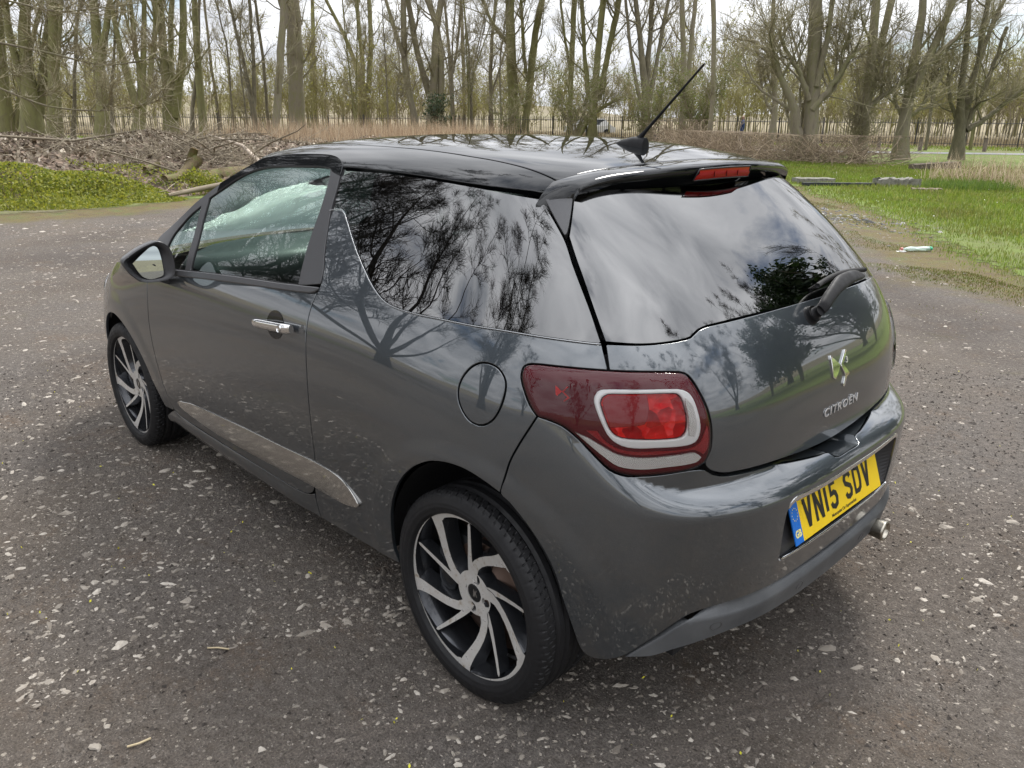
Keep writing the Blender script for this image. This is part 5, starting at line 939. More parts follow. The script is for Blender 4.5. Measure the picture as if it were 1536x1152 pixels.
def diff_off(a):
    z = a[:, 1]; sx = np.abs(a[:, 0] - SC); top = np.interp(sx, [0, .45, .53], [.41, .41, .28]); bot = np.interp(sx, [0, .3, .53], [.325, .335, .272])
    k = np.clip((top - z) / (top - bot + 1e-4), 0, 1); end = sstep(.535, .40, sx)
    return .0035 + (.011 * sstep(0, .20, k) - .004 * sstep(.3, 1, k)) * end - .010 * (1 - sstep(0, .10, k))
diffuser = panel('lower_valance', diff_poly, plastic, bumper, surf_off(True, diff_off), gap=0, lip=.05, edge=.004, grid=.010)
for sgn in (1, -1):
    for cx, cz in ((-.462, .366), (-.697, .362)):
        cs = cx if sgn > 0 else 2 * SC - cx
        sen = panel('parking_sensor', ell(cs, cz, .0105, .0105, 20), plastic, bumper, surf_off(True, lambda a: diff_off(a) + .0005), gap=0, lip=.003, edge=.001, grid=.01)
        panel('sensor_ring', ell(cs, cz, .0125, .0125, 24), gtrim, sen, surf_off(True, lambda a: diff_off(a) + .0012), holes=[ell(cs, cz, .0103, .0103, 24)], gap=0, lip=.003, edge=.0005, grid=.01)
ls_ = np.linspace(-.436, SC, 90); bt_a = np.array(bl_top)[::-1]; lz_ = np.interp(-ls_, -bt_a[:, 0], bt_a[:, 1]); lt_ = np.stack([ls_, lz_], 1); lt_ = np.concatenate([lt_, np.stack([2 * SC - lt_[::-1, 0], lt_[::-1, 1]], 1)[1:]])
L0 = surf(True)(lt_)[0]; L1 = surf(False)(lt_); mb = MB(); mb.grid([L0 - [0, 0, .0015], L0 * .45 + L1[0] * .55 - L1[1] * .004 - [0, 0, .0035], L1[0] - L1[1] * .024 - [0, 0, .009]]); mb.build('bumper_ledge', paint, bumper)
# floor of the recess and the plate
pA = np.array([-.642, 0, .508]); pU = np.array([.037, 0, .105]); pU = pU / np.linalg.norm(pU); pNn = np.array([-pU[2], 0, pU[0]])
def plate_xyz(a, b, d=0.): return pA + np.array([0, -1., 0]) * a + pU * b + pNn * d       # a to the right as seen from behind
R = clean(tray_poly); P0, N0 = surf(True)(inset(R if area(R) > 0 else R[::-1], -.0))
bt_ = (P0 - pA) @ pU; P1 = pA + np.outer(bt_, pU) + np.outer(P0[:, 1], [0, 1, 0]) * np.array([0, .94, 0]) - pNn * .018
mb = MB(); n = len(P0); mb.add(np.concatenate([P0 - N0 * .004, P1]), Q=[[i, (i + 1) % n, n + (i + 1) % n, n + i] for i in range(n)])
mb.add(np.concatenate([P1, [P1.mean(0)]]), T=[[i, (i + 1) % n, n] for i in range(n)]); mb.build('plate_recess', satin, bumper, False)
plate = empty('number_plate'); plate.parent = car
def pbox(a0, a1, b0, b1, d0, d1, name, m, parent):
    V = [plate_xyz(a, b, d) for a in (a0, a1) for b in (b0, b1) for d in (d0, d1)]
    return obj(name, V, np.array([[0, 1, 3, 2], [4, 6, 7, 5], [0, 4, 5, 1], [2, 3, 7, 6], [0, 2, 6, 4], [1, 5, 7, 3]]), m, parent, False)
pbox(-.218, .260, 0, .111, 0, .003, 'yellow_sheet', yellow, plate); pbox(-.260, -.2182, 0, .111, 0, .003, 'blue_band', blue, plate)
GL = {'V': [[(0, 1), (.5, 0), (1, 1)]], 'N': [[(0, 0), (0, 1), (1, 0), (1, 1)]], '1': [[(.5, 0), (.5, 1)]],
      '5': [[(.95, 1), (.12, 1), (.08, .56), (.55, .60), (.85, .52), (1, .33), (.88, .09), (.5, 0), (.12, .07), (0, .22)]],
      'S': [[(1, .80), (.86, .95), (.5, 1), (.14, .94), (0, .77), (.12, .60), (.5, .51), (.88, .41), (1, .24), (.86, .06), (.5, 0), (.14, .05), (0, .20)]],
      'D': [[(0, 0), (0, 1), (.6, 1), (.9, .9), (1, .68), (1, .32), (.9, .1), (.6, 0), (0, 0)]]}
def stroke(pts, w, closed=False):
    """flat outline of a mitred stroke as quads"""
    P = np.asarray(pts, float); n = len(P); V = []; Q = []
    for i in range(n):
        a = P[i] - P[i - 1] if i > 0 else (P[i] - P[-2] if closed else P[1] - P[0]); b = P[i + 1] - P[i] if i < n - 1 else (P[1] - P[0] if closed else a)
        a = a / np.linalg.norm(a); b = b / np.linalg.norm(b); na = np.array([-a[1], a[0]]); nb = np.array([-b[1], b[0]]); m = na + nb; m /= np.linalg.norm(m) + 1e-9
        k = w / 2 / max(.80, m @ na); V += [P[i] + m * k, P[i] - m * k]
    for i in range(n - 1): Q.append([2 * i, 2 * i + 1, 2 * i + 3, 2 * i + 2])
    return V, Q
x = -.196
for ch in 'VN15 SDV':
    if ch == ' ': x += .031; continue
    wd = .020 if ch == '1' else .0475; mb = MB()
    for st in ([] if ch in 'VN' else GL[ch]):
        pts = [(x + .0065 + (wd - .013) * u, .024 + .0065 + .066 * v) for u, v in st]
        V, Q = stroke(pts, .0142, ch == 'D'); mb.add([plate_xyz(a, b, .0036) for a, b in V], Q=Q)
    for qi, qd in enumerate({'V': [[(0, 1), (.32, 1), (.66, 0), (.34, 0)], [(1, 1), (.68, 1), (.34, 0), (.66, 0)]], 'N': [[(0, 0), (.29, 0), (.29, 1), (0, 1)], [(.71, 0), (1, 0), (1, 1), (.71, 1)], [(0, 1), (.32, 1), (1, 0), (.68, 0)]]}.get(ch, [])):
        mb.add([plate_xyz(x + wd * u, .024 + .079 * v, .0036 + .0002 * qi) for u, v in qd], Q=[[0, 1, 2, 3]])
    mb.build('plate_letter', ink, plate, False); x += wd + .0105
map_text(text_mesh('Motorpoint Car Supermarket', .0125, .0003), lambda V: np.array([plate_xyz(.02 + a, .0115 + b, .0036) for a, b, c in V]), 'dealer_lettering', ink, plate)
map_text(text_mesh('GB', .026, .0012), lambda V: np.array([plate_xyz(-.239 + a * .9, .026 + b, .0036) for a, b, c in V]), 'country_lettering', pale_ink, plate)
mb = MB()
for k in range(12):
    a = k * math.pi / 6; c = (-.239 + .0135 * math.cos(a), .078 + .0165 * math.sin(a)); pts = [c] + [(c[0] + (.0026 if j % 2 == 0 else .0011) * math.sin(j * math.pi / 5), c[1] + (.0026 if j % 2 == 0 else .0011) * math.cos(j * math.pi / 5)) for j in range(10)]
    mb.add([plate_xyz(u, v, .0036) for u, v in pts], T=[[0, 1 + j, 1 + (j + 1) % 10] for j in range(10)])
mb.build('star_ring', pale_ink, plate, False)
for a in (-.191, .118):
    mb = MB(); mb.tube([plate_xyz(a, .093, .003), plate_xyz(a, .093, .006)], .0042, 12); mb.build('plate_screw', ink, plate)
panel('plate_garnish', sym([(-.600, .640), (-.603, .655), (-.610, .662), (-.622, .666), (-.716, .6625), (SC, .662)]) + sym([(-.603, .640), (-.609, .648), (-.622, .653), (-.716, .6495), (SC, .649)])[::-1], chrome, bumper, surf_off(True, lambda a: .0025 + 0 * a[:, 0]), gap=0, lip=.010, edge=.002, grid=.008, sharp=40)
# bright strip along the lower edge of the recess
ss = np.linspace(-.604, 2 * SC + .604, 60); zz = np.interp(np.abs(ss - SC), [0, .14, .236], [.492, .494, .498]) - .004
P, N = surf(True)(np.stack([ss, zz], 1)); mb = MB(); mb.tube(P + N * .001, .0042, 8); mb.build('recess_trim', chrome, bumper)
# badges on the tailgate
sN = surf(off=.0)
def on_tail(s0, z0, shear=0.):
    def f(V):
        st = np.stack([s0 - V[:, 0], z0 + V[:, 1] + shear * V[:, 0]], 1); P, N = sN(st); return P + N * (.001 + np.clip(V[:, 2:3], 0, 1) * 1.0)
    return f
map_text(text_mesh('CITRO\u00cbN', .034, .0002, .0016, 1.16), on_tail(-.862, .806), 'maker_badge', badge_m, tailgate)
map_text(text_mesh('3', .024, .0004, .0016), on_tail(-.884, .927), 'model_badge', badge_m, tailgate)
panel('emblem', [(-.810, .955), (-.851, .922), (-.824, .889), (-.813, .897)], chrome, tailgate, surf(off=.005), gap=0, lip=.005, grid=.01, smooth=False)
panel('emblem', [(-.878, .955), (-.886, .953), (-.8625, .922), (-.890, .890), (-.879, .883), (-.877, .886), (-.866, .859), (-.857, .862), (-.868, .891), (-.850, .922)], chrome, tailgate, surf(off=.005), gap=0, lip=.005, grid=.01, smooth=False)
# roof, rails, spoiler
xs_ = np.linspace(1.44, -.06, 40); chan = lambda x: np.interp(x, [-.1, 0, .3, .6, 1.0, 1.44], [.517, .521, .524, .510, .497, .485])
edge_l = lambda x: np.where(x > .84, fW(np.interp(x, [.84, .92, 1.1, 1.32, 1.44], [1.402, 1.423, 1.421, 1.402, 1.366])), fYe(x))
seam_x = lambda y: -.068 + .05 * (np.abs(y) / .53)**6
roof_poly = [(x, float(chan(x))) for x in np.linspace(1.43, -.02, 24)] + [(float(seam_x(y)), y) for y in np.linspace(.515, -.515, 21)] + [(x, -float(chan(x))) for x in np.linspace(-.02, 1.43, 24)] + [(1.46 + .05 * (1 - (y / .485)**2), y) for y in np.linspace(-.47, .47, 11)]
roof_p = panel('roof', roof_poly, black_paint, car, surf_roof(), gap=.002, lip=.012, grid=.024)
panel('headliner', [(1.35, .46), (-.05, .46), (-.05, -.46), (1.35, -.46)], head_m, car, surf_roof(-.045), gap=0, lip=0, grid=.06)
for mir in (False, True):
    xr = np.concatenate([np.linspace(1.43, .86, 16), [.835], np.linspace(.80, -.022, 22)])
    rp = [(x, float(chan(x))) for x in np.linspace(-.040, 1.43, 30)] + [(x, float(edge_l(x)) - (.0 if x < .84 else .002)) for x in xr]
    panel('roof_rail', rp, black_paint, car, surf_roof(), gap=.0022, lip=.02, grid=.016, mir=mir)
# spoiler: sections front-to-back, lofted across
fSpT = nspline([0, .19, .30, .44, .53, .57, .60], [1.427, 1.4235, 1.418, 1.408, 1.396, 1.382, 1.360])
yy = np.linspace(-.592, .592, 61); secs = []
for y in yy:
    q = abs(y) / .60
    x_s = float(seam_x(min(abs(y), .53))) - .004 if abs(y) < .53 else -.020 + .002 * ((abs(y) - .53) / .07)
    z_s = float(roof(x_s, y * .985)); xt = -.184 + .30 * y * y
    zt = min(float(fSpT(abs(y))), z_s - .004 - .012 * q**6); zl = zt - .024 + .012 * q**5
    
    sec = [(x_s, z_s)]
    for tt in (.25, .5, .75): sec.append((x_s + (xt + .012 - x_s) * tt, z_s + (zt + .0 - z_s) * tt + .003 * math.sin(math.pi * tt)))
    sec += [(xt + .012, zt), (xt + .004, zt - .003), (xt, zt - .009), (xt + .001, zl + .006), (xt + .006, zl - .002)]
    zu = zl - (.026 + .012 * (1 - q**4)) * (1 - q**6) - .003; sec += [(xt + .022, zl - .016 * (1 - q**6) - .002), (xt + .040, zu), (max(x_s, xt + .05), zu - .002)]
    secs.append([(a, math.copysign(min(abs(y), .592 - .9 * max(0, -.018 - a)), y), b) for a, b in sec])
mb = MB(); mb.grid(secs)
for e in (0, -1): mb.add(list(secs[e]) + [tuple(np.mean(secs[e], 0) + np.array([0, .012 if e else -.012, 0]))], T=[[i, (i + 1) % len(secs[e]), len(secs[e])] for i in range(len(secs[e]))])
spo = mb.build('roof_spoiler', black_paint, car)
def bl_pt(y, t, d=0.):
    xt = -.184 + .30 * y * y; q = abs(y) / .60; zt = float(fSpT(abs(y))); return (xt - .0035 + .010 * t * t - d, y, zt - .013 - .028 * t)
mb = MB(); mb.grid([[bl_pt(np.interp(y, [-.15, .15], [-.15, .15]) * (1 if t < .6 else 1.08), t) for y in np.linspace(-.128, .128, 20)] for t in np.linspace(0, 1, 6)]); hb = mb.build('high_brake_light', stop_red, spo)
for k in (-1, 0, 1): mb = MB(); mb.box((-.1865 + .30 * (k * .060)**2, k * .060, 1.399), (.002, .002, .016)); mb.build('lamp_divider', red_lens, hb, False)
mb = MB(); fr = [bl_pt(y, -.05, .001) for y in np.linspace(-.131, .131, 14)] + [bl_pt(y, 1.02, .001) for y in np.linspace(.142, -.142, 14)]; mb.tube(fr + [fr[0]], .0022, 6); mb.build('lamp_surround', satin, hb)
# aerial
ae = empty('roof_aerial'); ae.parent = car
mb = MB(); pr = []
for tt in np.linspace(0, 1, 9):
    xx = .215 - .115 * tt; hgt = .030 * math.sin(min(1, tt * 1.15) * math.pi / 2) + .004; w = .006 + .020 * math.sin(math.pi * min(1, tt * .75 + .05)); zz0 = float(roof(xx, 0)) - .004
    pr.append([(xx, w * math.cos(a), zz0 + hgt * max(0, math.sin(a))**.8) for a in np.linspace(0, math.pi, 9)])
mb.grid(pr); mb.add(pr[-1] + [(.098, 0, float(roof(.1, 0)))], T=[[i, i + 1, 9] for i in range(8)]); mb.build('aerial_base', rubber, ae)
mb = MB(); p0 = np.array([.128, 0, float(roof(.12, 0)) + .022]); p1 = np.array([-.088, 0, 1.690]); mb.tube([p0, p0 + (p1 - p0) * .06, p0 + (p1 - p0) * .12, p0 + (p1 - p0) * .30, p0 + (p1 - p0) * .97, p1], [.011, .008, .0058, .0045, .0032, .001], 8); mb.build('aerial_mast', rubber, ae)

# bonnet and windscreen
mb = MB(); rows = []; nr = []
for s in np.linspace(2.05, X1 + LR - .02, 24):
    e = body(s, zt_s(s)); cr_ = .055 * (1 - ((s - 2.05) / 1.05)**2) + .012
    rows.append([(float(e[0]) + .0, float(e[1]) * v, float(e[2]) + cr_ * (1 - v * v)) for v in np.linspace(-1, 1, 25)])
mb.grid(rows); mb.build('bonnet', paint, car)
mb = MB(); mb.grid([[(float(body(s, z)[0]), sg * float(body(s, z)[1]), z) for z in (.24, .33, .42)] for sg, s in [(1, q) for q in np.linspace(2.75, X1 + LR, 14)] + [(-1, q) for q in np.linspace(X1 + LR, 2.75, 14)]]); mb.build('front_valance', plastic, car)
ft = np.array(frame_top[:8]); Pl, _ = surf(off=-.004)(np.concatenate([[[2.10, .99]], ft])); rows = []
for i, a in enumerate(Pl):
    u = i / (len(Pl) - 1); bul = .20 * (1 - u) + .075 * u
    rows.append([(a[0] + bul * (1 - v * v), a[1] * .985 * v, a[2] + .02 * u * (1 - v * v) + .006 * (1 - u)) for v in np.linspace(-1, 1, 21)])
mb = MB(); mb.grid(rows); mb.build('windscreen', wind_glass, car)

# mirrors
def mirror(sg):
    root = empty('door_mirror'); root.parent = car
    o = np.array([(1.015, 1.018), (.989, 1.038), (.95, 1.061), (.915, 1.076), (.886, 1.082), (.859, 1.067), (.845, 1.04), (.841, 1.00), (.842, .975), (.847, .951), (.866, .937), (.900, .931), (.936, .930), (.965, .936), (.984, .953), (.999, .971), (1.014, 1.002)])
    c = o.mean(0); prof = [(0.0, .90), (-.006, 1.0), (.012, 1.025), (.05, 1.0), (.085, .88), (.112, .66), (.125, .35), (.128, .02)]
    ro = clean([tuple(p) for p in o], 80, .012)
    def ring(k, sc, dx): return [(1.72 + dx + .20 * (p[0] - .92) * (1 if dx < .02 else .5) + (.06 * (p[1] - 1.0) if dx < .02 else 0), sg * (c[0] + (p[0] - c[0]) * sc + .06 * max(0, dx - .02) * -1), c[1] + (p[1] - c[1]) * sc) for p in ro]
    mb = MB(); mb.grid([ring(0, sc, dx) for dx, sc in prof], True); mb.build('mirror_housing', black_paint if 0 else gtrim, root)
    mb = MB(); mb.grid([ring(0, sc, dx) for dx, sc in [(-.0065, .995), (-.004, .84), (.010, .80), (.010, .02)]], True); mb.build('mirror_bezel', satin, root)
    g = np.array([(.985, 1.007), (.940, 1.046), (.908, 1.067), (.893, 1.060), (.886, 1.03), (.884, .985), (.887, .955), (.905, .947), (.935, .943), (.961, .958)])
    P = [(1.716 + .23 * (p[0] - .92) + .085 * (p[1] - 1.0), sg * p[0], p[1]) for p in clean([tuple(q) for q in g], 70, .012)]
    mb = MB(); mb.add(P + [tuple(np.mean(P, 0))], T=[[i, (i + 1) % len(P), len(P)] for i in range(len(P))]); mb.build('mirror_face', mirror_m, root, False)
    mb = MB(); mb.grid([[(1.83 + dx * .045, sg * (yq + 0 * dx), zq + .02 * (dz)) for dx, dz in ((-1, -.6), (-1, .6), (1, .6), (1, -.6))] for yq, zq in ((.825, .905), (.850, .915), (.880, .930), (.905, .955))], True); mb.build('mirror_stalk', gtrim, root, False)
for sg in (1, -1): mirror(sg)
# door handle: dished recess with a chrome bar
for sg in (1, -1):
    hd = empty('door_handle'); hd.parent = DOOR if sg > 0 else car
    st = np.array([[.918 + .056 * a * math.cos(b), .897 + .046 * a * math.sin(b)] for a in (1, .8, .5, .02) for b in np.linspace(0, 2 * np.pi, 28, endpoint=False)])
    P, N = surf()(st); dep = np.repeat([-.0004 - .0012, .004, .009, .010], 28); P = P - N * 0 + N * np.repeat([.0012, .0010, .0008, .0006], 28)[:, None]
    mb = MB(); mb.grid((P * [1, sg, 1]).reshape(4, 28, 3), True); mb.build('handle_dish', black_paint, hd)
    mb = MB(); sec = []
    for tt in np.linspace(0, 1, 15):
        s = 1.034 - .250 * tt; zc_ = .886 + .020 * tt; b0 = body(s, zc_); n0 = normals(np.array([s]), np.array([zc_]))[0]; lift = .034 * min(1, math.sin(math.pi * min(.5, tt * 1.9 + .12))) if tt < .5 else .034 - (.016 if tt > .97 else 0)
        h_ = .0165 * (.55 + .45 * min(1, tt * 4)) * (1 if tt < .95 else .92); th = .009
        sec.append([b0 + n0 * (lift + th * math.cos(a)) + np.array([0, 0, 1]) * h_ * math.sin(a) for a in np.linspace(0, 2 * np.pi, 12, endpoint=False)])
    mb.grid(np.array(sec) * [1, sg, 1], True)
    for e in (0, -1): mb.add(np.concatenate([np.array(sec[e]), [np.mean(sec[e], 0)]]) * [1, sg, 1], T=[[i, (i + 1) % 12, 12] for i in range(12)])
    mb.build('handle_bar', chrome, hd)
    b0 = body(.815, .902); n0 = normals(np.array([.815]), np.array([.902]))[0]
    mb = MB(); mb.tube([(b0 + n0 * .040) * [1, sg, 1], (b0 + n0 * .046) * [1, sg, 1]], .011, 16); mb.build('door_lock', chrome, hd)

# rear wiper
wp = empty('rear_wiper'); wp.parent = tailgate
def Rg(s, z, d): P, N = surf()(np.array([[s, z]])); return P[0] + N[0] * d
mb = MB(); mb.tube([Rg(-.781, 1.058, .0), Rg(-.779, 1.059, .018)], [.026, .021], 20); mb.tube([Rg(-.779, 1.059, .018), Rg(-.777, 1.059, .036)], [.015, .014], 16); mb.build('wiper_pivot', rubber, wp)
pts = [Rg(-.778, 1.059, .030), Rg(-.786, 1.063, .040), Rg(-.803, 1.071, .045), Rg(-.844, 1.085, .050), Rg(-.893, 1.096, .050), Rg(-.947, 1.102, .048), Rg(-1.004, 1.103, .044), Rg(-1.055, 1.099, .036)]
pp = np.array(pts); tt = np.linspace(0, len(pp) - 1, 25); pp = np.stack([nspline(range(len(pts)), pp[:, k])(tt) for k in range(3)], 1)
mb = MB(); sec = []
for i, q in enumerate(pp):
    u = i / 24; T_ = pp[min(i + 1, 24)] - pp[max(i - 1, 0)]; T_ /= np.linalg.norm(T_); n_ = np.array([-.72, 0, .69]); s_ = np.cross(T_, n_); s_ /= np.linalg.norm(s_); w = np.interp(u, [0, .15, .45, .6, .9, 1], [.014, .015, .017, .021, .016, .006]); h_ = np.interp(u, [0, .6, 1], [.012, .010, .004])
    sec.append([q + s_ * w * np.sign(math.cos(a)) * abs(math.cos(a))**.6 + n_ * h_ * np.sign(math.sin(a)) * abs(math.sin(a))**.6 for a in np.linspace(0, 2 * np.pi, 14, endpoint=False)])
mb.grid(sec, True); mb.build('wiper_arm', rubber, wp)
mb = MB(); bl = [Rg(s, z, .012) for s, z in zip(np.linspace(-1.15, -.86, 12), 1.112 + .012 * np.sin(np.linspace(0, 3.1, 12)))]; mb.tube(bl, .0075, 6); mb.tube([b - np.array([-.006, 0, .006]) for b in bl], .003, 5); mb.build('wiper_blade', dark, wp)

# exhaust, undertray, arches, interior
ex = MB(); c = np.array([-.665, -.31, .343]); ax = np.array([1., 0, .04])
prof = [(.000, .0245), (-.002, .0285), (.002, .0315), (.006, .0315), (.03, .030), (.12, .029), (.22, .026)]
rg = lambda x, r: [c + ax * x + np.array([0, math.cos(a) * r, math.sin(a) * r]) for a in np.linspace(0, 2 * np.pi, 28, endpoint=False)]
ex.grid([rg(.10, .024), rg(.02, .0245)] + [rg(a, b) for a, b in prof], True); ex.build('exhaust_pipe', steel, car)
mb = MB(); mb.grid([rg(.10, .024), rg(.10, .001)], True); mb.build('exhaust_bore', dark, car)
un = MB()
un.box((1.23, 0, .27), (1.55, 1.36, .10)); un.box((-.36, 0, .40), (.30, 1.16, .26)); un.box((0, 0, .42), (.7, 1.0, .3)); un.box((2.5, 0, .42), (1.1, 1.0, .4)); un.box((1.2, 0, .55), (1.5, 1.52, .5)); un.build('underbody', dark, car, False)
for y0 in (-.35, .33): mb = MB(); mb.tube([(-.50, y0 - .12, .315), (-.47, y0, .285), (-.50, y0 + .12, .315)], .03, 8); mb.build('tow_bracket', dark, car)
for xc in (0, 2.464):
    for sg in (1, -1):
        mb = MB(); yl = [min(.80, float(body(s_of(xc + .365 * math.cos(a), .318 + .365 * math.sin(a)), .318 + .365 * math.sin(a))[1]) - .022) for a in np.radians(np.linspace(-4, 184, 24))]; mb.grid([[(xc + .365 * math.cos(a), sg * (yl[q_] if y > .6 else y), .318 + .365 * math.sin(a)) for q_, a in enumerate(np.radians(np.linspace(-4, 184, 24)))] for y in (.80, .55)] + [[(xc + .02 * math.cos(a), sg * .55, .318 + .02 * math.sin(a)) for a in np.radians(np.linspace(-4, 184, 24))]]); mb.build('arch_liner', dark, car)
# dark shell behind the outer skin so that no gap shows daylight
for mir in (1, -1):
    mb = MB(); ss = np.concatenate([np.linspace(.36, 2.05, 30)]); mb.grid([[tuple((body(s, z) - normals(np.array([s]), np.array([z]))[0] * .03) * [1, mir, 1]) for s in ss] for z in np.linspace(.25, .985, 10)]); mb.build('door_shell', inner_m, car)
    mb = MB(); ss = np.linspace(.36, SC, 34); mb.grid([[tuple((body(s, z) - normals(np.array([s]), np.array([z]))[0] * .035) * [1, mir, 1]) for s in ss] for z in np.linspace(.735, 1.04, 8)]); mb.build('tail_shell', dark, car)
mb = MB(); mb.box((.95, 0, .40), (2.0, 1.50, .06)); mb.box((-.1, 0, .80), (.6, 1.2, .06)); mb.build('cabin_floor', inner_m, car, False)
def soft(c, d, tilt=0., n=9, e=3.2):
    u = np.linspace(-np.pi / 2, np.pi / 2, n); v = np.linspace(-np.pi, np.pi, 2 * n, endpoint=False); f = lambda t: np.sign(t) * np.abs(t)**(2 / e)
    P = np.array([[(f(np.cos(a)) * f(np.cos(b)), f(np.cos(a)) * f(np.sin(b)), f(np.sin(a))) for b in v] for a in u]) * np.array(d) / 2
    ct, st_ = math.cos(tilt), math.sin(tilt); P = np.stack([P[..., 0] * ct - P[..., 2] * st_, P[..., 1], P[..., 0] * st_ + P[..., 2] * ct], -1)
    return P + np.array(c)
for x, y, w in ((1.12, .37, .50), (1.12, -.37, .50), (.28, .30, .52), (.28, -.30, .52)):
    st_ = empty('seat'); st_.parent = car
    MB().grid(soft((x + .10, y, .60), (.52, w, .18)), True).build('seat_base', seat_m, st_); MB().grid(soft((x - .20, y, .92), (.16, w - .04, .64), .22), True).build('backrest', seat_m, st_)
    MB().grid(soft((x - .31, y, 1.285), (.11, .27, .19), .2), True).build('headrest', seat_m, st_)
MB().grid(soft((1.92, 0, .90), (.55, 1.42, .24)), True).build('dashboard', dash_m, car); MB().grid(soft((-.15, 0, 1.02), (.42, 1.1, .02)), True).build('parcel_shelf', inner_m, car)
sw = empty('steering_wheel'); sw.parent = car
a = np.linspace(0, 2 * np.pi, 33); ring = np.stack([1.56 + .06 * np.sin(a), -.37 + .185 * np.cos(a), 1.0 + .175 * np.sin(a)], 1); MB().tube(ring, .015, 8, False).build('wheel_ring', inner_m, sw)
MB().grid(soft((1.58, -.37, 1.0), (.06, .20, .14)), True).build('wheel_boss', inner_m, sw)
MB().tube([(1.56, -.54, 1.0), (1.57, -.37, 1.0), (1.56, -.20, 1.0)], .014, 6).build('wheel_spoke', silver, sw)

# wheels
def lathe(prof, n, f=None):
    a = np.linspace(0, 2 * np.pi, n, endpoint=False); return np.array([[(r * math.cos(t), y, r * math.sin(t)) for t in a] for y, r in prof])
def tyre_mesh():
    n = 480; prof = [(-.096, .242), (-.102, .252), (-.106, .268), (-.102, .286), (-.094, .2985)] + [(-.085 + .0085 * i, .3040 + .0022 * (1 - (abs(-.085 + .0085 * i) / .085)**2)) for i in range(21)] + [(.094, .2985), (.102, .286), (.1045, .276), (.1052, .275), (.1058, .270), (.1053, .2655), (.106, .2645), (.1052, .259), (.1035, .253), (.1015, .248), (.1018, .2465), (.097, .2425), (.088, .238)]
    P = lathe(prof, n); k = np.arange(n)
    for i, (y, r) in enumerate(prof):
        d = np.zeros(n); ay = abs(y)
        if r > .3035 and (abs(ay - .017) < .005 or abs(ay - .051) < .005): d[:] = .007
        ph = (k + int(50 * ay / .1)) % 11
        if r > .297 and ay > .054: d = np.where(ph == 0, .0055, d)
        P[i, :, 0] *= (r - d) / r; P[i, :, 2] *= (r - d) / r
    m = MB(); m.grid(P, True); return m
SP = [(.040, 44), (.060, 41), (.085, 33), (.110, 23), (.135, 14.5), (.160, 7.5), (.185, 2), (.205, -1.0), (.228, -3.2)]
def pol(r, a, y): return (-r * math.cos(math.radians(a)), y, r * math.sin(math.radians(a)))      # a as seen from outside, image-wise
def yface(r): return .060 + .027 * min(1, max(0, (r - .05) / .18))**1.3
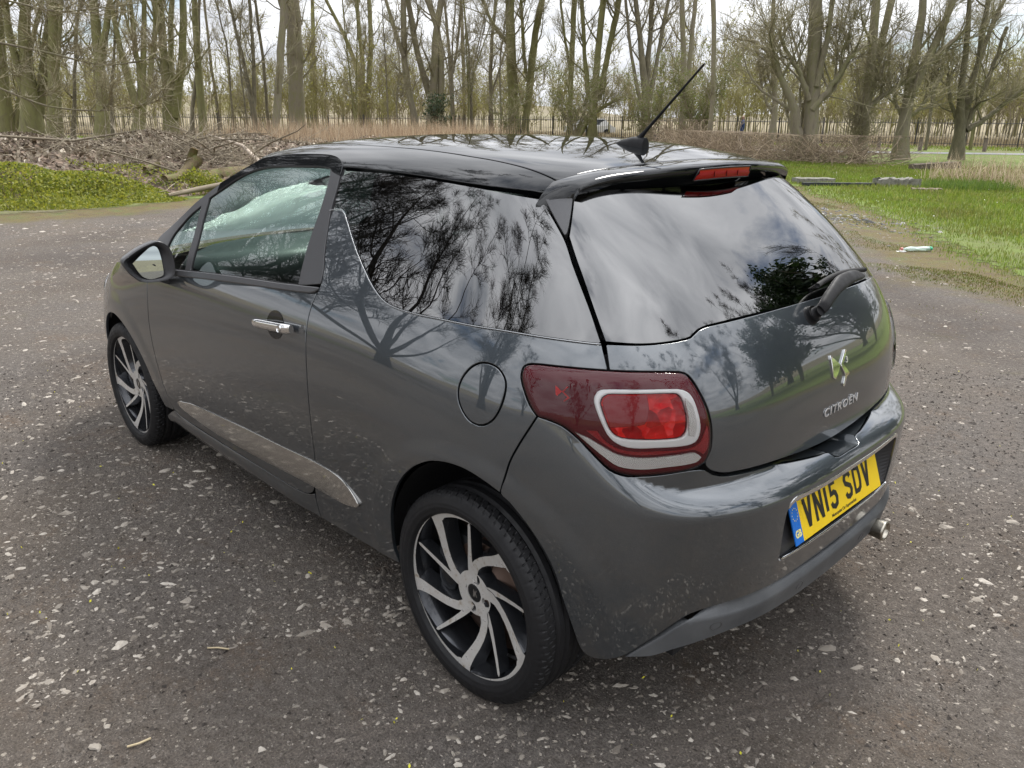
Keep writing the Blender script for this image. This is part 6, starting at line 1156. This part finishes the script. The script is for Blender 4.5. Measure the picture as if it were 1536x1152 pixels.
def wheel_at(x, y, sg, steer=0., tmesh=[None], rot=0.):
    w = empty('wheel', (x, y, .3016)); w.parent = car; w.rotation_euler = (0, rot, 0 if sg > 0 else math.pi)
    if tmesh[0] is None:
        ty = tyre_mesh().build('tyre', rubber, w); parts = [ty]
        fl_ = np.ones(len(ty.data.polygons), bool).reshape(-1, 480); fl_[4:26] = False; ty.data.polygons.foreach_set('use_smooth', fl_.ravel())
        m = MB(); m.grid(lathe([(.084, .234), (.085, .2385), (.092, .2408), (.0945, .2418), (.0950, .2428), (.092, .2440)], 96), True); parts.append(m.build('rim_flange', rim_dark, w))
        m = MB(); m.grid(lathe([(.086, .2355), (.06, .222), (.0, .212), (-.08, .214), (-.10, .228)], 72), True); parts.append(m.build('rim_barrel', rim_dark, w))
        m = MB(); m.grid(lathe([(.018, .135), (.022, .130), (.022, .06), (.05, .058), (.05, .0)], 60), True); m.grid(lathe([(-.08, .21), (-.02, .20), (-.02, .135), (.0, .135)], 40), True); parts.append(m.build('brake_disc', disc_m, w))
        m = MB(); m.grid(soft((.135, .03, .02), (.075, .05, .16)), True); parts.append(m.build('brake_caliper', rim_dark, w))
        face = []; side = MB()
        for k in range(5):
            t0 = 126 - 72 * k
            ctr = [(r, t0 + a) for r, a in SP]; wid = np.interp([r for r, a in SP], [.04, .07, .12, .18, .228], [.038, .034, .032, .034, .042]) / 2
            Lf = [pol(r, a + math.degrees(w_ / r), yface(r)) for (r, a), w_ in zip(ctr, wid)]; Rt = [pol(r, a - math.degrees(w_ / r), yface(r)) for (r, a), w_ in zip(ctr, wid)]
            f = MB(); f.grid([Lf, Rt])
            # elbow and rim band running on clockwise
            aa = np.linspace(t0 + 2.2, t0 - 68, 26); ro = np.full(26, .2400); ri = np.interp(aa - t0, [-68, -50, -25, -12, -9.0, 1.2], [.2378, .2335, .2295, .2255, .2190, .2190])
            f.grid([[pol(r, a, yface(r) + .0004) for r, a in zip(ro, aa)], [pol(r, a, yface(r) + .0004) for r, a in zip(ri, aa)]])
            face.append(f.build('machined_spoke', rim_face, w)); parts.append(face[-1])
            # blade between the broad spokes
            tb = t0 + 34; bc = [(.050, tb + 17), (.075, tb + 13), (.105, tb + 9), (.14, tb + 5.0), (.185, tb + 1.8), (.221, tb), (.227, tb - .4)]; bw = np.array([.026, .022, .0165, .0135, .0118, .0098, .003]) / 2
            Lb = [pol(r, a + math.degrees(q / r), yface(r) - .002) for (r, a), q in zip(bc, bw)]; Rb = [pol(r, a - math.degrees(q / r), yface(r) - .002) for (r, a), q in zip(bc, bw)]
            f = MB(); f.grid([Lb, Rb]); parts.append(f.build('machined_blade', rim_face, w))
            # dark flanks under both
            for (A_, B_, dep) in ((Lf, Rt, .040), (Lb, Rb, .034)):
                A_ = np.array(A_); B_ = np.array(B_); c_ = (A_ + B_) / 2
                def low(Pq, wid_): q = c_ + (Pq - c_) * wid_; q[:, 1] -= dep; return q
                side.grid([A_ - [0, .0006, 0], low(A_, 1.9)]); side.grid([low(B_, 1.9), B_ - [0, .0006, 0]]); side.grid([low(A_, 1.9), low(B_, 1.9)])
            side.grid([[pol(r, a, yface(r)) for r, a in zip(ri, aa)], [pol(r - .004, a, yface(r) - .04) for r, a in zip(ri, aa)]])
        side.grid(lathe([(.0585, .062), (.030, .072), (.02, .074)], 48), True)
        parts.append(side.build('spoke_flank', rim_dark, w))
        hubp = MB(); ring_ = clean(ell(0, 0, .066, .066, 60), 80, .01); outer_ = np.array(ring_)
        holes_ = [ell(.0475 * math.cos(math.radians(a)), .0475 * math.sin(math.radians(a)), .0155, .0155, 18) for a in (170, 260, 350, 80)] + [ell(0, 0, .0275, .0275, 28)]
        pts = np.concatenate([np.array(ell(0, 0, .066, .066, 60))] + [np.array(h) for h in holes_]); E = []; k0 = 0
        for nn in [60] + [len(h) for h in holes_]: E += [(k0 + i, k0 + (i + 1) % nn) for i in range(nn)]; k0 += nn
        r = delaunay_2d_cdt([Vector(p) for p in pts], E, [], 0, 1e-6); V2 = np.array([v[:] for v in r[0]]); F = np.array(r[2]); cen = V2[F].mean(1); ok = np.ones(len(F), bool)
        for h in holes_: ok &= ~inside(cen, np.array(h))
        hubp.add([(-a, .0605, b) for a, b in V2], T=F[ok])
        for h in holes_: hubp.grid([[(-a, .0605, b) for a, b in h], [(-a, .035, b) for a, b in h]], True)
        parts.append(hubp.build('hub_face', rim_face, w, False))
        hc = MB(); hc.grid(lathe([(.056, .0272), (.0595, .0265), (.0605, .022), (.0608, .001)], 32), True); parts.append(hc.build('hub_cap', black_paint, w))
        em = MB(); em.add([(.002, .0612, .014), (-.006, .0612, .002), (-.001, .0612, -.012), (.0035, .0612, -.010)], Q=[[0, 1, 2, 3]]); em.add([(-.008, .0612, .013), (-.011, .0612, .012), (-.007, .0612, .002), (-.013, .0612, -.008), (-.010, .0612, -.011), (-.004, .0612, .001)], Q=[[0, 1, 2, 5], [2, 3, 4, 5]]); parts.append(em.build('cap_emblem', chrome, w, False))
        for a in (170, 260, 350, 80):
            bo = MB(); bo.tube([(-.0475 * math.cos(math.radians(a)), .036, .0475 * math.sin(math.radians(a))), (-.0475 * math.cos(math.radians(a)), .046, .0475 * math.sin(math.radians(a)))], .009, 6)
            parts.append(bo.build('wheel_bolt', rim_dark, w, False))
        vl = MB(); vl.tube([pol(.205, -38, .055), pol(.185, -38, .072)], [.005, .004], 8); parts.append(vl.build('valve', rubber, w))
        tmesh[0] = parts
    else:
        for q in tmesh[0]: c = q.copy(); col.objects.link(c); c.parent = w
wheel_at(0, .730, 1); wheel_at(2.464, .738, 1, rot=math.radians(-8)); wheel_at(0, -.730, -1); wheel_at(2.464, -.738, -1)
# ------------------------------------------------------------------ stones and litter on the ground
rng = np.random.default_rng(91)
ph = (1 + 5**.5) / 2; ICO = unit(np.array([(-1, ph, 0), (1, ph, 0), (-1, -ph, 0), (1, -ph, 0), (0, -1, ph), (0, 1, ph), (0, -1, -ph), (0, 1, -ph), (ph, 0, -1), (ph, 0, 1), (-ph, 0, -1), (-ph, 0, 1)], float))
ICF = np.array([(0, 11, 5), (0, 5, 1), (0, 1, 7), (0, 7, 10), (0, 10, 11), (1, 5, 9), (5, 11, 4), (11, 10, 2), (10, 7, 6), (7, 1, 8), (3, 9, 4), (3, 4, 2), (3, 2, 6), (3, 6, 8), (3, 8, 9), (4, 9, 5), (2, 4, 11), (6, 2, 10), (8, 6, 7), (9, 8, 1)])
def rock(B, size, rng, flat=(.35, .75)):
    n = len(B); V = ICO[None] * rng.uniform(.6, 1.35, (n, 12, 1)) + rng.normal(0, .14, (n, 12, 3)); sc = np.stack([rng.uniform(.9, 2.1, n), rng.uniform(.6, 1.0, n), rng.uniform(*flat, n)], 1) * size[:, None]; V = V * sc[:, None, :]
    a = rng.uniform(0, 2 * np.pi, n); c, s = np.cos(a)[:, None], np.sin(a)[:, None]; X = V[..., 0] * c - V[..., 1] * s; Y = V[..., 0] * s + V[..., 1] * c
    V = np.stack([X + B[:, :1], Y + B[:, 1:2], V[..., 2] + sc[:, 2:3] * .15], -1); return V.reshape(-1, 3), (ICF[None] + (np.arange(n) * 12)[:, None, None]).reshape(-1, 3)
stone_m = mat('limestone_chip', (.42, .39, .34), .9); t = NT(stone_m); rn = t.n('ShaderNodeNewGeometry').outputs['Random Per Island']; t.base(t.mix(t.maprange(t.noise(90, 4), .35, .7, 0, .45), t.ramp(rn, [(0, (.12, .105, .09)), (.35, (.22, .197, .168)), (.7, (.33, .298, .255)), (1, (.48, .44, .385))]), (.20, .165, .125, 1))); t.bump(t.noise(220, 3), .4, .003)
grit_m = mat('dark_grit', (.10, .09, .08), .95); t = NT(grit_m); t.base(t.ramp(t.n('ShaderNodeNewGeometry').outputs['Random Per Island'], [(0, (.040, .033, .028)), (.5, (.095, .082, .071)), (.85, (.17, .148, .128)), (1, (.26, .235, .205))]))
HX = np.array([[math.cos(a), math.sin(a), 0] for a in np.linspace(0, 2 * np.pi, 6, endpoint=False)] + [[.45 * math.cos(a + .4), .45 * math.sin(a + .4), 1] for a in np.linspace(0, 2 * np.pi, 3, endpoint=False)])
HF = np.array([(6, 7, 8), (0, 1, 6), (1, 2, 7), (1, 7, 6), (2, 3, 7), (3, 4, 8), (3, 8, 7), (4, 5, 8), (5, 0, 6), (5, 6, 8)])
def chip(B, size, rng, flat=(.22, .5)):
    """flat-topped angular chips half sunk in the ground"""
    n = len(B); V = HX[None] * rng.uniform(.62, 1.3, (n, 9, 1)) + rng.normal(0, .08, (n, 9, 3)) * [1, 1, .6]; V[:, :6, 2] = -.25; sc = np.stack([rng.uniform(.9, 2.0, n), rng.uniform(.6, 1.0, n), rng.uniform(*flat, n)], 1) * size[:, None]; V = V * sc[:, None, :]
    a = rng.uniform(0, 2 * np.pi, n); c, s = np.cos(a)[:, None], np.sin(a)[:, None]
    V = np.stack([V[..., 0] * c - V[..., 1] * s + B[:, :1], V[..., 0] * s + V[..., 1] * c + B[:, 1:2], V[..., 2]], -1); return V.reshape(-1, 3), (HF[None] + (np.arange(n) * 9)[:, None, None]).reshape(-1, 3)
def spread(n, dmin, dmax, pw, a0=-37, a1=37):
    d = dmin + (dmax - dmin) * rng.random(n)**pw; a = yaw + np.radians(rng.uniform(a0, a1, n)); B = CAM[:2] + d[:, None] * np.stack([np.cos(a), np.sin(a)], 1); ok = ~inside(B, lawn_edge); return B[ok], d[ok]
def patchy(B, k=1.6):
    f = .5 + .25 * np.sin(B[:, 0] * 1.9 + 1.5 * np.sin(B[:, 1] * 1.3)) + .25 * np.sin(B[:, 1] * 2.6 + 1.1 * np.sin(B[:, 0] * 2.2 + 1)); tr = np.exp(-((B @ np.array([.72, .69]) - 1.25) / .30)**2) * .5; return np.clip(f - tr, .10, 1)**k
def lay(name, B, size, rng, m, flat=(.22, .5)): V, F = chip(B, size, rng, flat); return tag(obj(name, V, F, m, None, False), kind='stuff')
ln = lambda n, med, sg, lo, hi: np.clip(np.exp(rng.normal(math.log(med), sg, n)), lo, hi)
B, d = spread(15000, 1.2, 4.2, 1.2); k = rng.random(len(B)) < patchy(B, 1.5); B = B[k]; lay('gravel_chips', B, ln(len(B), .0036, .62, .0016, .022), rng, stone_m)
B, d = spread(46000, 2.2, 14., 1.35); lf = sstep(-2.5, 2.2, (B - CAM[:2]) @ -RV[:2] + .12 * d); k = rng.random(len(B)) < (.30 + .70 * patchy(B, 1.1)) * (.32 + .68 * lf); B, d = B[k], d[k]; lay('gravel_chips', B, ln(len(B), .0048, .62, .0022, .024) * (.75 + d / 17), rng, stone_m, (.15, .4))
B, d = spread(60000, 1.2, 5.8, 1.15); n_ = len(B); sz = ln(n_, .0034, .5, .0014, .010) * (.8 + d / 9); a = rng.uniform(0, 2 * np.pi, (n_, 3)) * .33 + np.array([0, 2.09, 4.19]); a += rng.uniform(0, 6.28, (n_, 1)); rr = sz[:, None] * rng.uniform(.6, 1.3, (n_, 3)); V = np.zeros((n_, 4, 3)); V[:, :3, 0] = B[:, :1] + rr * np.cos(a); V[:, :3, 1] = B[:, 1:] + rr * np.sin(a); V[:, :3, 2] = -.001; V[:, 3, :2] = B + rng.normal(0, .3, (n_, 2)) * sz[:, None]; V[:, 3, 2] = sz * rng.uniform(.4, .9, n_)
tag(obj('dark_grit', V.reshape(-1, 3), (np.array([(0, 1, 3), (1, 2, 3), (2, 0, 3)])[None] + (np.arange(n_) * 4)[:, None, None]).reshape(-1, 3), grit_m, None, False), kind='stuff')
# rubble strip near the lawn
B = np.array([4.6, -11.2]) + rng.normal(0, 1, (900, 2)) @ np.array([[1.0, -.5], [.25, .5]]); V, F = rock(B, np.clip(np.exp(rng.normal(math.log(.014), .5, 900)), .006, .05), rng); rub = mat('grey_rubble', (.2, .2, .2), .9); t = NT(rub); t.base(t.ramp(t.n('ShaderNodeNewGeometry').outputs['Random Per Island'], [(0, (.09, .09, .095)), (.6, (.20, .195, .19)), (1, (.40, .38, .36))])); tag(obj('rubble_strip', V, F, rub, None, False), kind='stuff')
# yellow bud scales fallen on the gravel, daisies in the lawn
B, d = spread(190, 1.3, 6, 1.2); V, Q = specks(np.c_[B, np.full(len(B), .006)], .0055, rng); tag(obj('fallen_catkins', V, Q, mat('yellow_catkin', (.55, .52, .04), .7)), kind='stuff')
B = np.array([8.2, -21.5]) + rng.normal(0, 1, (60, 2)) * [1.5, 2.2]; B = np.concatenate([B, np.array([5.0, -13.6]) + rng.normal(0, 1, (30, 2)) * [1, 1.4]]); V, Q = specks(np.c_[B, np.full(len(B), .085)], .014, rng); tag(obj('daisies', V, Q, mat('daisy_white', (.8, .8, .76), .8)), kind='stuff')
# larger stones that can be told apart
def stone(x, y, s, lab, seed, fl=(.45, .6)):
    r = np.random.default_rng(seed); V, F = rock(np.zeros((1, 2)), np.array([s]), r, fl); me = raw_mesh('pale_stone', V, F, stone_m, False); return tag(link('pale_stone', me, None, (x, y, 0)), lab, 'stone')
stone(.97, 1.22, .017, 'largest pale cream stone, left of the rear wheel', 5); stone(.98, 1.37, .011, 'small cream stone just behind the largest pale stone', 6); stone(.85, 1.26, .009, 'grey pebble in front of the largest pale stone', 7)
stone(2.6, 2.06, .018, 'broad flat pale stone near the left edge, mid distance', 8, (.3, .4)); stone(.49, 1.66, .013, 'pale angular stone at the lower left', 9)
# dry stalks
def stalk(pts, r, lab): P = np.array(pts, float); root = MB(); root.tube(P, r, 6); o = root.build('dry_stalk', mat('straw_stalk', (.46, .38, .24), .8)); return tag(o, lab, 'twig')
stalk([(.675, 1.28, .006), (.652, 1.257, .008), (.625, 1.235, .006)], .0025, 'short straight straw-coloured stalk, left of the rear tyre'); stalk([(.43, 1.60, .005), (.415, 1.575, .010), (.42, 1.545, .004)], .003, 'bent pale twig at the lower left corner')
# slabs and timber on the lawn
conc = mat('old_concrete', (.26, .25, .22), .95); t = NT(conc); t.base(t.ramp(t.noise(12, 6, None, .7), [(.3, (.12, .115, .09)), (.55, (.24, .23, .20)), (.75, (.34, .33, .30))])); t.bump(t.noise(40, 5), .9, .02)
def slab(name, c, d, rz, m, lab, cat, amp=.02, seed=0, tilt=None):
    r = np.random.default_rng(seed); nx, ny = 12, 6; mb = MB(); top = []
    for i in range(nx + 1):
        row = []
        for j in range(ny + 1): row.append(((i / nx - .5) * d[0] + (r.normal(0, amp) if i in (0, nx) else 0), (j / ny - .5) * d[1] + (r.normal(0, amp) if j in (0, ny) else 0), d[2] + r.normal(0, amp * .4)))
        top.append(row)
    top = np.array(top); mb.grid(top); per = np.concatenate([top[:, 0], top[-1, 1:], top[-2::-1, -1], top[0, -2:0:-1]]); lowp = per.copy(); lowp[:, 2] = -.03; mb.grid([per, lowp], False); k = len(per); mb.add([per[-1], per[0], lowp[0], lowp[-1]], Q=[[0, 1, 2, 3]])
    o = mb.build(name, m, None, False); o.location = c; o.rotation_euler = (tilt[0] if tilt else 0, tilt[1] if tilt else 0, rz); return tag(o, lab, cat)
rz_ = math.atan2(RV[1], RV[0])
slab('concrete_slab', (8.25, -18.0, .02), (.95, .45, .11), rz_ + .05, conc, 'pale concrete slab behind a dark plank on the lawn', 'slab', .015, 1)
slab('dark_plank', (7.35, -17.5, .02), (1.75, .16, .07), rz_ - .02, mat('blackened_timber', (.03, .032, .035), .8), 'long blackened plank lying on the lawn', 'plank', .006, 2)
slab('rubble_slab', (6.45, -18.6, .02), (.85, .55, .17), rz_ + .08, conc, 'rough lump of grey concrete rubble on the lawn', 'rubble', .045, 3)
slab('flat_stone', (5.35, -17.6, .015), (.62, .3, .06), rz_, mat('brown_flagstone', (.17, .13, .10), .9), 'low flat brown flagstone sunk in the grass', 'flagstone', .02, 4)
slab('timber_sleeper', (8.1, -26.0, .02), (1.6, .28, .24), rz_ + .10, wood, 'old timber sleeper lying at the back of the lawn', 'timber', .03, 5, (0, -.05))
# crushed plastic bottle
pet = bpy.data.materials.new('clear_plastic'); pet.use_nodes = True; t = NT(pet); b_ = t.b; b_.inputs['Base Color'].default_value = (.72, .84, .80, 1); b_.inputs['Roughness'].default_value = .18; tp = t.n('ShaderNodeBsdfTransparent', {'Color': (.9, .96, .94, 1)}); mx = t.n('ShaderNodeMixShader', {0: .55, 1: tp.outputs[0], 2: b_.outputs[0]}); t.link(mx.outputs[0], t.out.inputs['Surface'])
bt = tag(empty('plastic_bottle', (2.15, -8.45, .035)), 'crushed clear plastic bottle with a green base on the gravel', 'bottle'); bt.rotation_euler = (0, 0, rz_ + .12); bt.scale = (1.15, 1.15, 1.15)
r = np.random.default_rng(2); prof = [(-.20, .013), (-.175, .014), (-.16, .022), (-.13, .035), (-.10, .036), (-.05, .030), (-.02, .036), (.02, .033), (.06, .038), (.10, .037)]
def bring(x, rr, sq=.62): return [(x + r.normal(0, .002), rr * math.cos(a) * (1 + r.normal(0, .08)), rr * sq * math.sin(a) * (1 + r.normal(0, .10))) for a in np.linspace(0, 2 * np.pi, 14, endpoint=False)]
MB().grid([bring(*q) for q in prof], True).build('bottle_body', pet, bt, False)
MB().grid([bring(.10, .0375), bring(.125, .036), bring(.132, .025), bring(.134, .002)], True).build('bottle_base', mat('green_plastic', (.05, .42, .22), .3), bt, False)
mb = MB(); mb.tube([(-.225, 0, 0), (-.20, 0, 0)], .016, 12); mb.build('bottle_cap', mat('pink_plastic', (.62, .25, .22), .4), bt)
mb = MB(); mb.grid([[(-.29 + .05 * i + r.normal(0, .006), (j - 1) * .03 + r.normal(0, .006), -.02 + r.normal(0, .010)) for j in range(3)] for i in range(3)]); lab_ = mb.build('paper_scrap', mat('white_paper', (.75, .76, .74), .8), None, False); lab_.location = bt.location; lab_.rotation_euler = bt.rotation_euler; tag(lab_, 'torn white wrapper scrap beside the plastic bottle', 'litter')
